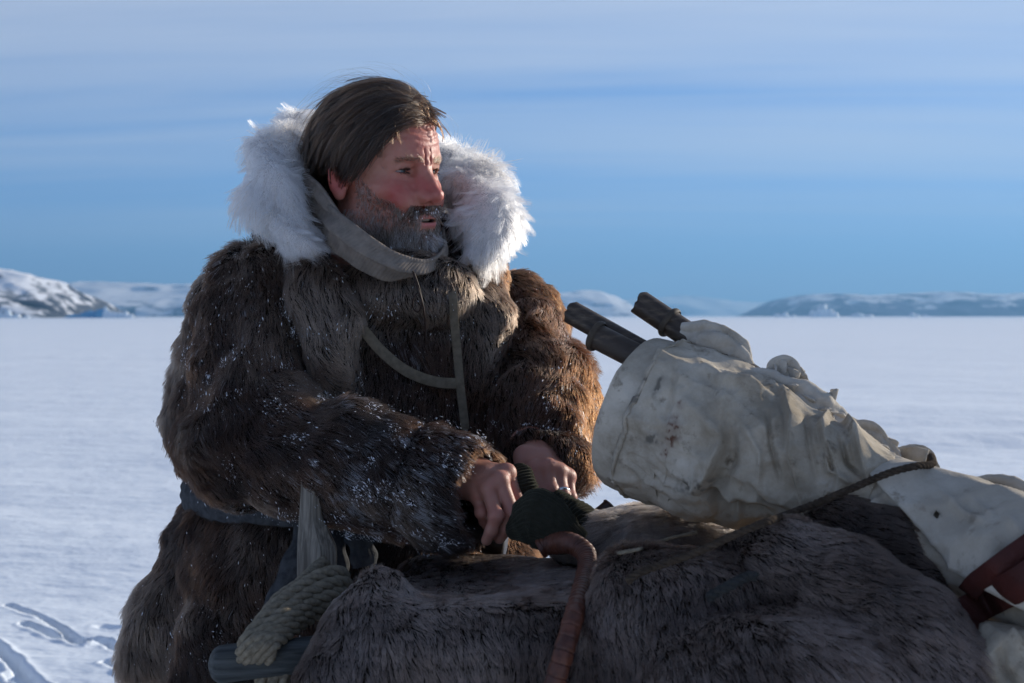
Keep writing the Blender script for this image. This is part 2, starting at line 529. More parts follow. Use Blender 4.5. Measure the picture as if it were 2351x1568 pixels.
FUR_MAT = hair_mat("fur_strands")
HAIR_MAT = hair_mat("hair_strands", 0.24, 0.4)
WHITE_FUR_MAT = hair_mat("white_fur_strands", 0.5, 0.7)
# ------------------------------------------------------------------ the setting: snow field, hills, icebergs
def build_snow():
    def lines(pieces):
        out = []
        for a, b, n, p in pieces:
            out.append(a + (b - a) * np.linspace(0, 1, n, endpoint=False) ** p)
        return np.unique(np.concatenate(out + [[pieces[-1][1]]]))
    left = -3.2 - np.concatenate([[0.0], np.geomspace(0.03, 9000, 75)])[::-1]
    mid = np.arange(-3.2, -0.95, 0.0125)
    right = -0.95 + np.concatenate([[0.0], np.geomspace(0.03, 9000, 95)])
    X = np.unique(np.concatenate([left, mid, right]))
    near = np.concatenate([-np.geomspace(0.4, 400, 16)[::-1], np.arange(0, 4.9, 0.15)])
    midy = np.arange(4.9, 7.3, 0.0125)
    far = 7.3 + np.concatenate([[0.0], np.geomspace(0.03, 14000, 230)])
    Y = np.unique(np.concatenate([near, midy, far]))
    gx, gy = np.meshgrid(X, Y, indexing='ij')
    P = np.stack([gx.ravel(), gy.ravel(), np.zeros(gx.size)], 1)
    dist = np.hypot(P[:, 0], P[:, 1])
    z = 0.030 * fbm(P * [0.35, 1.0, 1], 0.55, 4, 0.5, 3) * sstep(1.5, 6, dist)
    z += 0.10 * fbm(P * [0.22, 1.0, 1], 0.10, 3, 0.5, 9) * sstep(8, 30, dist) * (1 - sstep(300, 900, dist))
    # long low drifts whose lee sides show as streaks
    d = np.abs(fbm(P * [0.16, 1.0, 1], 0.16, 2, 0.5, 21))
    z += 0.13 * np.exp(-(d / 0.05) ** 2) * sstep(9, 18, dist) * (1 - sstep(140, 300, dist)) * sstep(-0.25, 0.35, vnoise(P, 0.05, 5))
    # trodden furrows: pieces of ski and paw tracks by the man
    def furrow(pts, w, depth, rim, seed):
        nonlocal z
        pts = np.asarray(pts, float)
        best = np.full(len(P), 9.0); par = np.zeros(len(P))
        m = (np.abs(P[:, 0] + 2.1) < 1.6) & (np.abs(P[:, 1] - 6.1) < 1.5)
        q = P[m][:, :2]; bb = np.full(len(q), 9.0)
        wob = 0.012 * vnoise(P[m], 9.0, seed)
        for i in range(len(pts) - 1):
            a, b = pts[i], pts[i + 1]; ba = b - a
            h = np.clip(((q - a) @ ba) / (ba @ ba), 0, 1)
            bb = np.minimum(bb, np.linalg.norm(q - a - h[:, None] * ba, axis=1))
        bb = bb + wob
        zz = -depth * (1 - sstep(w * 0.55, w * 1.05, bb)) + rim * np.exp(-((bb - w * 1.35) / (w * 0.4)) ** 2) * (0.6 + 0.6 * vnoise(P[m], 14.0, seed + 3))
        z[m] += zz
    def G(u, v):
        y = CAMZ / ((v - 725) * K); return ((u - 1175.5) * K * y, y)
    furrow([G(18, 1383), G(95, 1415), G(150, 1452), G(198, 1478)], 0.022, 0.042, 0.012, 1)
    furrow([G(55, 1432), G(110, 1455), G(186, 1478)], 0.028, 0.045, 0.014, 2)
    furrow([G(205, 1468), G(240, 1470), G(300, 1500)], 0.028, 0.042, 0.013, 3)
    furrow([G(248, 1522), G(285, 1535), G(340, 1580), G(370, 1610)], 0.030, 0.050, 0.014, 4)
    furrow([G(-40, 1470), G(0, 1492), G(40, 1535), G(90, 1580)], 0.034, 0.050, 0.016, 5)
    furrow([G(25, 1552), G(60, 1580), G(90, 1600)], 0.032, 0.045, 0.016, 6)
    furrow([G(235, 1438), G(262, 1440)], 0.035, 0.018, 0.006, 7)
    z += 0.004 * vnoise(P, 6.0, 40) * (1 - sstep(8, 14, dist))
    P[:, 2] = z
    m, N, L, b = new_mat("snow")
    b.inputs['Base Color'].default_value = (0.81, 0.88, 0.95, 1)
    b.inputs['Roughness'].default_value = 0.65
    b.inputs['Specular IOR Level'].default_value = 0.25
    tc = N.new('ShaderNodeTexCoord')
    mp = N.new('ShaderNodeMapping'); mp.inputs['Scale'].default_value = (0.55, 1, 1); L.new(tc.outputs['Object'], mp.inputs[0])
    n1 = N.new('ShaderNodeTexNoise'); n1.inputs['Scale'].default_value = 5.0; n1.inputs['Detail'].default_value = 7; n1.inputs['Roughness'].default_value = 0.62
    n2 = N.new('ShaderNodeTexNoise'); n2.inputs['Scale'].default_value = 0.45; n2.inputs['Detail'].default_value = 7; n2.inputs['Roughness'].default_value = 0.62
    L.new(mp.outputs[0], n1.inputs['Vector']); L.new(mp.outputs[0], n2.inputs['Vector'])
    b1 = N.new('ShaderNodeBump'); b1.inputs['Strength'].default_value = 0.8; b1.inputs['Distance'].default_value = 0.018; L.new(n1.outputs['Fac'], b1.inputs['Height'])
    b2 = N.new('ShaderNodeBump'); b2.inputs['Strength'].default_value = 0.7; b2.inputs['Distance'].default_value = 0.22; L.new(n2.outputs['Fac'], b2.inputs['Height'])
    L.new(b1.outputs[0], b2.inputs['Normal']); L.new(b2.outputs[0], b.inputs['Normal'])
    o = mesh_obj("snow_field", P, grid_faces(len(X), len(Y)), m)
    o.data.flip_normals()
    prop(o, "flat windblown snow field running out to the hills", "snow", kind="structure")
build_snow()

def hill_mat(name, snow_amt, rock=(0.06, 0.065, 0.08), scale=0.05):
    m, N, L, b = new_mat(name)
    tc = N.new('ShaderNodeTexCoord'); mp = N.new('ShaderNodeMapping'); mp.inputs['Rotation'].default_value = (0, 0.5, 0); mp.inputs['Scale'].default_value = (1, 1, 2.2)
    L.new(tc.outputs['Object'], mp.inputs[0])
    nz = N.new('ShaderNodeTexNoise'); nz.inputs['Scale'].default_value = scale; nz.inputs['Detail'].default_value = 8; nz.inputs['Roughness'].default_value = 0.68
    L.new(mp.outputs[0], nz.inputs['Vector'])
    a = N.new('ShaderNodeAttribute'); a.attribute_name = 'snow'
    ad = N.new('ShaderNodeMath'); ad.operation = 'ADD'; L.new(nz.outputs['Fac'], ad.inputs[0]); L.new(a.outputs['Fac'], ad.inputs[1])
    mr = N.new('ShaderNodeMapRange'); mr.inputs['From Min'].default_value = 0.97 - snow_amt; mr.inputs['From Max'].default_value = 1.06 - snow_amt
    L.new(ad.outputs[0], mr.inputs['Value'])
    mx = N.new('ShaderNodeMix'); mx.data_type = 'RGBA'; mx.inputs[6].default_value = (*rock, 1); mx.inputs[7].default_value = (0.84, 0.86, 0.9, 1)
    L.new(mr.outputs[0], mx.inputs[0]); L.new(mx.outputs[2], b.inputs['Base Color']); b.inputs['Roughness'].default_value = 0.8
    b.inputs['Specular IOR Level'].default_value = 0.1
    return m
def build_hill(name, label, outline, Y, depth, rough, seed, mat):
    """outline: (u, v) of the crest as seen, at distance Y; the land rises from the ice towards it and falls behind"""
    o = np.array(outline, float)
    u = np.linspace(o[0, 0], o[-1, 0], 170)
    v = np.interp(u, o[:, 0], o[:, 1])
    x = (u - 1175.5) * K * Y; hcrest = np.maximum((725 - v) * K * Y + CAMZ, 0)
    t = np.linspace(-1, 1.0, 46)
    X = np.repeat(x[:, None], 46, 1); Yy = Y + depth * t[None] * np.ones((170, 1))
    prof = np.where(t < 0, np.clip(1 - np.abs(t) ** 1.5, 0, 1) ** 0.85, np.clip(1 - t ** 2, 0, 1))
    Z = hcrest[:, None] * prof[None]
    P = np.stack([X.ravel(), Yy.ravel(), Z.ravel()], 1)
    s = 1.0 / (depth * 0.55)
    n = fbm(P, s * 2.0, 6, 0.55, seed)
    P[:, 2] += n * rough * np.repeat(hcrest[:, None], 46, 1).ravel() * (0.25 + 0.75 * np.sqrt(prof[None] * np.ones((170, 1))).ravel())
    P[:, 2] -= 0.5
    P[:, 1] += depth * 0.25 * fbm(P, s * 1.5, 3, 0.5, seed + 5)
    F = grid_faces(170, 46)
    Nn = vert_normals(P, F); Nn *= np.sign(Nn[:, 2:3] + 1e-9)
    hrel = np.clip(P[:, 2] / max(hcrest.max(), 1), 0, 1)
    snow = 0.30 * Nn[:, 2] + 0.22 * hrel + 0.1 * fbm(P, s * 5, 3, 0.5, seed + 9)
    ob = mesh_obj(name, P, F, mat, colors={'snow': snow})
    ob.data.flip_normals()
    return prop(ob, label, "hill", kind="structure")
H_near = hill_mat("rocky_hill", 0.17, scale=0.07)
H_mid = hill_mat("far_hill", 0.24, rock=(0.06, 0.11, 0.18), scale=0.02)  # rock tinted blue: the fading of distance put into its colour
H_far = hill_mat("farthest_hill", 0.33, rock=(0.06, 0.11, 0.18), scale=0.012)  # same distance blue mixed into the rock colour
H_right = hill_mat("blue_hill", 0.07, rock=(0.018, 0.050, 0.15), scale=0.02)  # haze and shade of the far slope painted into the rock colour
build_hill("hill", "rocky snow-dusted hill at the far end of the ice, nearest on the left edge", [(-400, 600), (-250, 590), (-120, 608), (0, 616), (40, 624), (90, 634), (140, 650), (185, 676), (215, 698), (232, 722)], 1100, 130, 0.16, 31, H_near)
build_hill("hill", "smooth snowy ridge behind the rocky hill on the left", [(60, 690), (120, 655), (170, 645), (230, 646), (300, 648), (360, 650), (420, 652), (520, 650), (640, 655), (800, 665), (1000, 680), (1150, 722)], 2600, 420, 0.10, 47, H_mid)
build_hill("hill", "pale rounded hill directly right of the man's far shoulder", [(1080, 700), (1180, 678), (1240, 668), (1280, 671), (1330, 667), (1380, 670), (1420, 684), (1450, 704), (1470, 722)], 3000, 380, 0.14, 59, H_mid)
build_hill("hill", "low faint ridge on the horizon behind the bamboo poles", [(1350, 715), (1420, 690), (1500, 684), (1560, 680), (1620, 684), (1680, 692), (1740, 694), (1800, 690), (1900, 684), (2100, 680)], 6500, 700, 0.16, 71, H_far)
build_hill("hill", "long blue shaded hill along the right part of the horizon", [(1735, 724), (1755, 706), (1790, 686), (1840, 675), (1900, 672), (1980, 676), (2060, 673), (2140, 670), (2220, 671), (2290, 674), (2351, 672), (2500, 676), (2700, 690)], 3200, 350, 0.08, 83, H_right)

ICE = simple_mat("iceberg_ice", (0.90, 0.93, 0.95), 0.5, (0.2, 5), (0.3, 5, 0.6, 0.6), (0.74, 0.85, 0.92))
BLUE_ICE = simple_mat("blue_glacier_ice", (0.10, 0.36, 0.58), 0.35, (0.12, 4), (0.3, 5, 0.4, 0.5), (0.05, 0.24, 0.48))
def build_iceberg(label, pieces, Y, mat, seed):
    """pieces: (u, v_base, half width px, height px) lumps fused into one berg"""
    s = K * Y
    lumps = []
    for u, w, h in pieces:
        c = np.array([(u - 1175.5) * s, Y, 0.0]); lumps.append((c, np.array([w * s, w * s * 0.8, h * s])))
    lo = np.min([c - r * 1.3 for c, r in lumps], 0); hi = np.max([c + r * 1.3 for c, r in lumps], 0)
    lo[2] = -0.5
    size = (hi - lo).max()
    def f(P):
        d = None
        for c, r in lumps:
            e = sd_ell(P, c, r); d = e if d is None else smin(d, e, size * 0.02)
        return d + size * 0.03 * fbm(P, 9.0 / size, 4, 0.6, seed)
    V, F = iso(f, lo, hi, size / 56.0, newton=1)
    o = mesh_obj("iceberg", V, F, mat, smooth=False)
    return prop(o, label, "iceberg", group="icebergs frozen into the ice")
build_iceberg("bright white arched iceberg on the horizon in front of the blue hill", [(1866, 9, 16), (1882, 11, 22), (1893, 7, 31), (1906, 10, 20), (1919, 8, 11)], 1500, ICE, 1)
build_iceberg("small white iceberg just beside the arched one, toward the bamboo poles", [(1785, 10, 8), (1802, 8, 11), (1822, 6, 6)], 1600, ICE, 2)
build_iceberg("low flat white iceberg between the arched one and the right edge", [(1972, 14, 9), (1995, 12, 6), (1960, 8, 7)], 1500, ICE, 3)
build_iceberg("tiny white iceberg nearest the right edge of the horizon", [(2095, 8, 10), (2106, 8, 6)], 1500, ICE, 4)
build_iceberg("vivid blue ice tongue at the foot of the rocky hill", [(170, 22, 9), (205, 26, 17), (235, 24, 22), (262, 26, 14), (288, 10, 7)], 900, BLUE_ICE, 5)
build_iceberg("pale broken ice block at the end of the blue ice tongue", [(243, 7, 27), (252, 10, 16), (262, 10, 14), (275, 10, 14), (288, 10, 16), (300, 8, 10)], 885, ICE, 6)
build_iceberg("jumbled pale ice blocks before the rocky hill at the left edge", [(2, 10, 14), (18, 10, 20), (38, 12, 9), (60, 10, 6)], 900, ICE, 7)
# ------------------------------------------------------------------ the man: head
YAW = math.radians(52.0); PITCH = math.radians(-2.0); ROLL = math.radians(-4.0)
HEAD_C = D(866, 393, 2.13)
_f = np.array([math.sin(YAW), -math.cos(YAW), 0.0]); _u = np.array([0, 0, 1.0]); _l = np.cross(_u, _f)
_f, _u = _f * math.cos(PITCH) + _u * math.sin(PITCH), _u * math.cos(PITCH) - _f * math.sin(PITCH)
_u, _l = _u * math.cos(ROLL) + _l * math.sin(ROLL), _l * math.cos(ROLL) - _u * math.sin(ROLL)
HEAD_R = np.stack([_f, _l, _u], 1)          # columns: forward, his left, up
def h2w(P): return np.asarray(P, float) @ HEAD_R.T + HEAD_C
def w2h(P): return (np.asarray(P, float) - HEAD_C) @ HEAD_R

def mir(c): return np.array([c[0], -c[1], c[2]])
def rotm(axis, deg):
    a = math.radians(deg); c, s = math.cos(a), math.sin(a)
    return {'x': np.array([[1, 0, 0], [0, c, -s], [0, s, c]]), 'y': np.array([[c, 0, s], [0, 1, 0], [-s, 0, c]]), 'z': np.array([[c, -s, 0], [s, c, 0], [0, 0, 1]])}[axis]
def skull(P):
    Q = P.copy(); Q[:, 1] = np.abs(Q[:, 1])
    d = sd_ell(P, (-0.004, 0, 0.034), (0.101, 0.077, 0.089))
    d = smin(d, sd_ell(P, (0.036, 0, 0.032), (0.060, 0.064, 0.060)), 0.02)
    d = smin(d, sd_ell(P, (0.036, 0, -0.030), (0.056, 0.060, 0.062)), 0.025)
    d = smin(d, sd_cone(Q, (0.012, 0.044, -0.070), (0.070, 0.018, -0.098), 0.020, 0.020), 0.03)
    d = smin(d, sd_ell(P, (0.052, 0, -0.078), (0.044, 0.042, 0.036)), 0.02)
    return d
EYE = np.array([0.0705, 0.0325, -0.001])
def head_sdf(P):
    Q = P.copy(); Q[:, 1] = np.abs(Q[:, 1])
    d = skull(P)
    d = smin(d, sd_ell(P, (0.083, 0, -0.104), (0.018, 0.022, 0.016)), 0.018)              # chin
    d = smin(d, sd_ell(P, (0.070, 0, -0.066), (0.031, 0.029, 0.028)), 0.018)              # muzzle
    d = smin(d, sd_ell(Q, (0.056, 0.047, -0.029), (0.026, 0.020, 0.016), rotm('z', -20)), 0.018)   # cheekbone
    d = smin(d, sd_cone(Q, (0.087, 0.012, 0.0125), (0.072, 0.046, 0.0155), 0.0098, 0.0085), 0.014)  # brow
    d = smin(d, sd_ell(P, (0.086, 0, 0.016), (0.0125, 0.014, 0.014)), 0.010)               # glabella
    # orbit
    d = smax(d, -sd_ell(Q, (0.0905, 0.031, -0.003), (0.0135, 0.0195, 0.0120)), 0.012)
    # nose
    d = smin(d, sd_cone(P, (0.0915, 0, 0.006), (0.1065, 0, -0.022), 0.0068, 0.0078), 0.012)
    d = smin(d, sd_cone(P, (0.1045, 0, -0.018), (0.1150, 0, -0.0365), 0.0075, 0.0098), 0.006)
    d = smin(d, sd_ell(P, (0.1165, 0, -0.0385), (0.0100, 0.0105, 0.0092)), 0.006)
    d = smin(d, sd_ell(Q, (0.1025, 0.0132, -0.0415), (0.0120, 0.0066, 0.0085)), 0.006)
    d = smin(d, sd_cone(Q, (0.0930, 0.007, -0.006), (0.0985, 0.0125, -0.033), 0.0065, 0.0085), 0.008)
    d = smin(d, sd_cone(P, (0.113, 0, -0.046), (0.099, 0, -0.052), 0.0042, 0.004), 0.006)
    d = smax(d, -sd_ell(Q, (0.1065, 0.0070, -0.0495), (0.0050, 0.0030, 0.0036)), 0.003)
    # eyelids: a lid ball cut by a narrow slit
    lid = sd_ell(Q, EYE, (0.0138, 0.0140, 0.0136))
    d = smin(d, lid, 0.007)
    d = smin(d, sd_cone(Q, (0.0838, 0.022, 0.0062), (0.0722, 0.0475, 0.0022), 0.0048, 0.0050), 0.006)   # heavy upper fold
    d = smin(d, sd_cone(Q, (0.0805, 0.020, -0.0135), (0.0690, 0.0450, -0.0110), 0.0042, 0.0040), 0.007)  # bag
    slit = sd_ell(Q, EYE + [0.011, 0.0005, -0.0016], (0.012, 0.0125, 0.0020), rotm('x', 0))
    d = smax(d, -slit, 0.0015)
    d = smax(d, -sd_cone(Q, (0.0815, 0.019, -0.0195), (0.072, 0.040, -0.0185), 0.0018, 0.0014), 0.004)
    for z1, z2 in ((0.010, 0.012), (0.000, -0.002), (-0.006, -0.012)):
        d = smax(d, -sd_cone(Q, (0.0690, 0.0500, z1 - 0.006), (0.0560, 0.0600, z2 - 0.006), 0.0016, 0.0004), 0.003)
    # nasolabial fold
    d = smax(d, -sd_chain(Q, np.array([(0.0985, 0.0255, -0.048), (0.0950, 0.0290, -0.057), (0.089, 0.0340, -0.067)]), (0.0010, 0.0022, 0.0018), 0.003), 0.008)
    d = smin(d, sd_ell(Q, (0.084, 0.034, -0.044), (0.013, 0.014, 0.016)), 0.014)            # cheek pad
    # mouth, slightly open
    lipu = sd_chain(Q, np.array([(0.1000, 0.0, -0.0685), (0.0975, 0.010, -0.0690), (0.0885, 0.0235, -0.0735)]), (0.0048, 0.0046, 0.0025), 0.003)
    lipl = sd_chain(Q, np.array([(0.0985, 0.0, -0.0815), (0.0960, 0.010, -0.0805), (0.0880, 0.0225, -0.0755)]), (0.0058, 0.0052, 0.0025), 0.003)
    d = smin(d, lipu, 0.006); d = smin(d, lipl, 0.005)
    d = smax(d, -sd_ell(P, (0.0960, 0, -0.0748), (0.0170, 0.0180, 0.0027)), 0.002)
    d = smax(d, -sd_ell(P, (0.104, 0, -0.0925), (0.008, 0.018, 0.005)), 0.010)
    # frown lines and forehead creases
    d = smax(d, -sd_cone(Q, (0.1005, 0.0050, 0.008), (0.0990, 0.0062, 0.030), 0.0016, 0.0006), 0.0035)
    fore = sstep(0.030, 0.042, P[:, 2]) * (1 - sstep(0.066, 0.076, P[:, 2])) * sstep(0.05, 0.075, P[:, 0])
    d = d + fore * 0.00055 * np.sin((P[:, 2] + 0.004 * np.cos(P[:, 1] * 70)) * 620)
    d = d + 0.0005 * vnoise(P, 160, 5)
    # ears
    ea = np.array([-0.004, 0.0745, -0.006])
    Re = rotm('z', -20) @ rotm('y', 10)
    q = (Q - ea) @ Re
    plate = sd_ell(q, (0, 0, 0), (0.0185, 0.0055, 0.0315))
    e = smax(plate, -sd_ell(q, (0.003, 0.0065, -0.004), (0.0105, 0.0052, 0.0170)), 0.004)
    ang = np.linspace(-0.45, 3.7, 9)
    rim = np.stack([0.0150 * np.cos(ang) * -1 + 0.001, 0.004 + 0 * ang, 0.026 * np.sin(ang) + 0.003], 1)
    rim = rim * [1, 1, 1]
    e = smin(e, sd_chain(q, rim, [0.0032] * 9, 0.002), 0.004)
    e = smin(e, sd_ell(q, (0.004, 0.001, -0.0275), (0.0085, 0.0050, 0.0095)), 0.005)
    e = smin(e, sd_ell(q, (0.0135, 0.002, -0.005), (0.004, 0.004, 0.006)), 0.004)
    d = smin(d, e, 0.006)
    # neck
    d = smin(d, sd_cone(P, (-0.012, 0, -0.075), (-0.045, 0, -0.23), 0.054, 0.060), 0.03)
    return d
head_V, head_F = iso(head_sdf, (-0.125, -0.105, -0.235), (0.140, 0.105, 0.135), 0.0019)
def skin_color(p):
    """weathered skin: ruddy cheeks, nose, ears and brow; lips"""
    ay = np.abs(p[:, 1])
    c = np.tile(np.array([0.455, 0.222, 0.155]), (len(p), 1))
    red = np.array([0.43, 0.092, 0.075])
    def blob(cx, cy, cz, r): return np.exp(-(((p[:, 0] - cx) ** 2 + (ay - cy) ** 2 + (p[:, 2] - cz) ** 2) / r ** 2))
    m = 0.95 * blob(0.078, 0.045, -0.036, 0.024) + 0.75 * blob(0.118, 0.0, -0.036, 0.020) + 0.6 * blob(0.10, 0.014, -0.02, 0.018) + 0.55 * blob(0.095, 0.01, 0.045, 0.032) + 0.9 * blob(-0.01, 0.085, -0.012, 0.034) + 0.35 * blob(0.09, 0, 0.015, 0.02)
    m = np.clip(m + 0.18 * fbm(p, 90, 3, 0.6, 4) + 0.10, 0, 1)[:, None]
    c = c * (1 - m) + red * m
    lip = np.clip(np.exp(-((p[:, 2] + 0.0805) / 0.0042) ** 2) + 0.7 * np.exp(-((p[:, 2] + 0.069) / 0.0032) ** 2), 0, 1) * sstep(0.019, 0.010, ay) * (p[:, 0] > 0.088)
    lip = lip[:, None]
    c = c * (1 - lip) + np.array([0.52, 0.16, 0.15]) * lip
    inside = ((p[:, 0] < 0.0945) & (ay < 0.018) & (np.abs(p[:, 2] + 0.0748) < 0.0022) & (p[:, 0] > 0.075))[:, None]
    c = np.where(inside, np.array([0.05, 0.012, 0.01]), c)
    rimeye = np.exp(-(np.linalg.norm((np.stack([p[:, 0], ay, p[:, 2]], 1) - (EYE + [0.0135, 0, -0.0016])) / [1, 2.4, 0.7], axis=1) / 0.005) ** 2)[:, None]
    c = c * (1 - 0.4 * rimeye) + np.array([0.36, 0.12, 0.10]) * 0.4 * rimeye
    return c
# ------------------------------------------------------------------ the man: hands and the body under the clothes
def P3(*q): return np.array([D(*x) for x in q])
def hand_sdf(wrist, elbow, fingers, thumb, rw=0.027):
    def f(P):
        d = sd_cone(P, elbow, wrist, 0.034, rw)
        palm = None
        for fg in fingers:
            e = sd_cone(P, wrist, fg[0], 0.0200, 0.0118)
            palm = e if palm is None else smin(palm, e, 0.012)
        d = smin(d, palm, 0.02)
        for i in range(len(fingers) - 1):
            d = smin(d, sd_cone(P, fingers[i][0] * 0.66 + wrist * 0.34, fingers[i + 1][0] * 0.66 + wrist * 0.34, 0.0105, 0.0105), 0.012)
        out = d
        for i, fg in enumerate(fingers):
            s = (1.0, 1.04, 0.97, 0.86)[i]
            e = sd_chain(P, fg, [0.0108 * s, 0.0094 * s, 0.0082 * s, 0.0072 * s], 0.004)
            e = smin(e, np.linalg.norm(P - fg[1], axis=1) - 0.0101 * s, 0.004)
            out = smin(out, e, 0.0028)
            out = smin(out, np.linalg.norm(P - (fg[0] + np.array([0, -0.003, 0.001])), axis=1) - 0.0108 * s, 0.008)   # knuckle
            t = sd_cone(P, wrist * 0.55 + fg[0] * 0.45 + np.array([0, -0.0165, 0.003]), fg[0] + np.array([0, -0.0095, 0.002]), 0.0018, 0.0026)
            out = smin(out, t, 0.006)                                                                                   # tendon
            out = out + 0.0007 * np.exp(-(np.linalg.norm(P - fg[1], axis=1) / 0.008) ** 2) * np.sin(P[:, 2] * 2600)
        out = smin(out, sd_chain(P, thumb, [0.0165, 0.0125, 0.0105, 0.0085], 0.006), 0.012)
        return out
    return f
R_WRIST, R_ELBOW = D(1058, 1092, 1.885), D(860, 1060, 1.92)
R_FING = [P3((1163, 1086, 1.862), (1185, 1148, 1.852), (1190, 1176, 1.862), (1184, 1196, 1.872)),
          P3((1147, 1104, 1.842), (1175, 1176, 1.826), (1161, 1214, 1.829), (1147, 1236, 1.836)),
          P3((1121, 1122, 1.836), (1139, 1184, 1.812), (1128, 1218, 1.816), (1117, 1240, 1.824)),
          P3((1097, 1138, 1.848), (1106, 1176, 1.838), (1112, 1196, 1.850), (1116, 1206, 1.864))]
R_THUMB = P3((1105, 1080, 1.890), (1150, 1112, 1.900), (1180, 1150, 1.898), (1192, 1176, 1.890))
L_WRIST, L_ELBOW = D(1218, 1018, 2.030), D(1238, 940, 2.11)
L_FING = [P3((1226, 1077, 1.934), (1246, 1136, 1.906), (1244, 1162, 1.910), (1240, 1180, 1.918)),
          P3((1258, 1074, 1.930), (1265, 1126, 1.910), (1263, 1154, 1.916), (1260, 1172, 1.924)),
          P3((1282, 1083, 1.934), (1291, 1134, 1.914), (1291, 1160, 1.920), (1288, 1178, 1.928)),
          P3((1303, 1095, 1.942), (1309, 1142, 1.924), (1311, 1164, 1.930), (1309, 1178, 1.936))]
L_THUMB = P3((1205, 1048, 1.965), (1204, 1090, 1.948), (1212, 1122, 1.936), (1220, 1146, 1.930))
rh_V, rh_F = iso(hand_sdf(R_WRIST, R_ELBOW, R_FING, R_THUMB), np.array([-0.19, 1.78, 1.055]), np.array([0.025, 1.945, 1.215]), 0.0021)
lh_V, lh_F = iso(hand_sdf(L_WRIST, L_ELBOW, L_FING, L_THUMB), np.array([-0.015, 1.875, 1.09]), np.array([0.115, 2.06, 1.265]), 0.0021)
PELVIS = np.array([-0.235, 2.24, 0.98]); CHEST = np.array([-0.225, 2.22, 1.32])
def body_sdf(P):
    d = sd_chain(P, np.array([PELVIS, [-0.235, 2.23, 1.15], CHEST, h2w([[-0.04, 0, -0.20]])[0]]), [0.14, 0.125, 0.14, 0.06], 0.08)
    rs, ls = D(600, 690, 2.14), D(1130, 790, 2.27)
    d = smin(d, sd_chain(P, np.array([rs, D(575, 1000, 2.0), R_ELBOW]), [0.06, 0.045, 0.036], 0.03), 0.06)
    d = smin(d, sd_chain(P, np.array([ls, D(1238, 905, 2.15), L_ELBOW]), [0.06, 0.045, 0.036], 0.03), 0.06)
    for s in (-1, 1):
        d = smin(d, sd_chain(P, np.array([PELVIS + [0.09 * s, 0, -0.03], PELVIS + [0.11 * s, -0.01, -0.47], PELVIS + [0.12 * s, 0.02, -0.90]]), [0.085, 0.058, 0.042], 0.03), 0.05)
    return d
bd_V, bd_F = iso(body_sdf, (-0.6, 1.85, 0.03), (0.25, 2.5, 1.56), 0.022, newton=1)
pV, pF = join([(h2w(head_V), head_F), (rh_V, rh_F), (lh_V, lh_F), (bd_V, bd_F)])
pc = np.concatenate([skin_color(head_V), np.tile([0.42, 0.20, 0.145], (len(rh_V) + len(lh_V), 1)), np.tile([0.4, 0.24, 0.18], (len(bd_V), 1))])
nh, nr = len(head_V), len(rh_V)
hp = pV[nh:nh + nr + len(lh_V)]
knk = np.zeros(len(hp))
for fg in R_FING + L_FING:
    for jn in (0, 1): knk = np.maximum(knk, np.exp(-(np.linalg.norm(hp - fg[jn], axis=1) / 0.013) ** 2))
knk = np.clip(0.55 * knk + 0.2 * fbm(hp, 60, 3, 0.6, 8), 0, 1)[:, None]
pc[nh:nh + len(hp)] = pc[nh:nh + len(hp)] * (1 - knk) + np.array([0.42, 0.13, 0.10]) * knk
SKIN = attr_mat("skin", 'tint', 0.48, (420, 4, 0.35, 0.0012), spec=0.42, sss=0.35)
person = mesh_obj("person", pV, pF, SKIN, colors={'tint': pc})
prop(person, "bearded man in a frosty brown fur parka, both hands on the load", "person")
# ------------------------------------------------------------------ the man: eyes, teeth, hair, beard, eyebrows
def uv_sphere(c, r, R=None, nu=20, nv=14):
    th = np.linspace(0, np.pi, nv); ph = np.linspace(0, 2 * np.pi, nu, endpoint=False)
    V = np.stack([np.cos(th)[:, None] * np.ones(nu), np.sin(th)[:, None] * np.cos(ph), np.sin(th)[:, None] * np.sin(ph)], -1).reshape(-1, 3) * r
    if R is not None: V = V @ R.T
    i = np.arange(nv - 1)[:, None] * nu; j = np.arange(nu)[None]; j2 = (j + 1) % nu
    return V + c, np.stack([i + j, i + j2, i + nu + j2, i + nu + j], -1).reshape(-1, 4)
EYEM = attr_mat("eyeball", 'tint', 0.12, spec=0.5)
for s in (1, -1):
    V, F = uv_sphere(np.zeros(3), 0.0122, nu=32, nv=28)
    look = nrm(np.array([1.0, 0.05, -0.02]))
    a = np.arccos(np.clip(nrm(V) @ look, -1, 1))
    col = np.where((a < 0.20)[:, None], [0.01, 0.01, 0.012], np.where((a < 0.50)[:, None], [0.05, 0.08, 0.09], [0.30, 0.23, 0.21]))
    V = V + EYE * [1, s, 1]
    mesh_obj("eye", h2w(V), F, EYEM, person, colors={'tint': col})
TEETH = simple_mat("teeth", (0.62, 0.54, 0.42), 0.25, spec=0.5)
tt = np.linspace(-0.0165, 0.0165, 9)
tparts = []
for y in tt:
    V, F = uv_sphere(np.array([0.0895 - (y / 0.03) ** 2 * 0.012, y, -0.0722]), 1.0, nu=10, nv=8)
    c = V.mean(0); V = c + (V - c) * [0.0035, 0.0022, 0.0040]; tparts.append((V, F))
V, F = join(tparts); mesh_obj("teeth", h2w(V), F, TEETH, person)

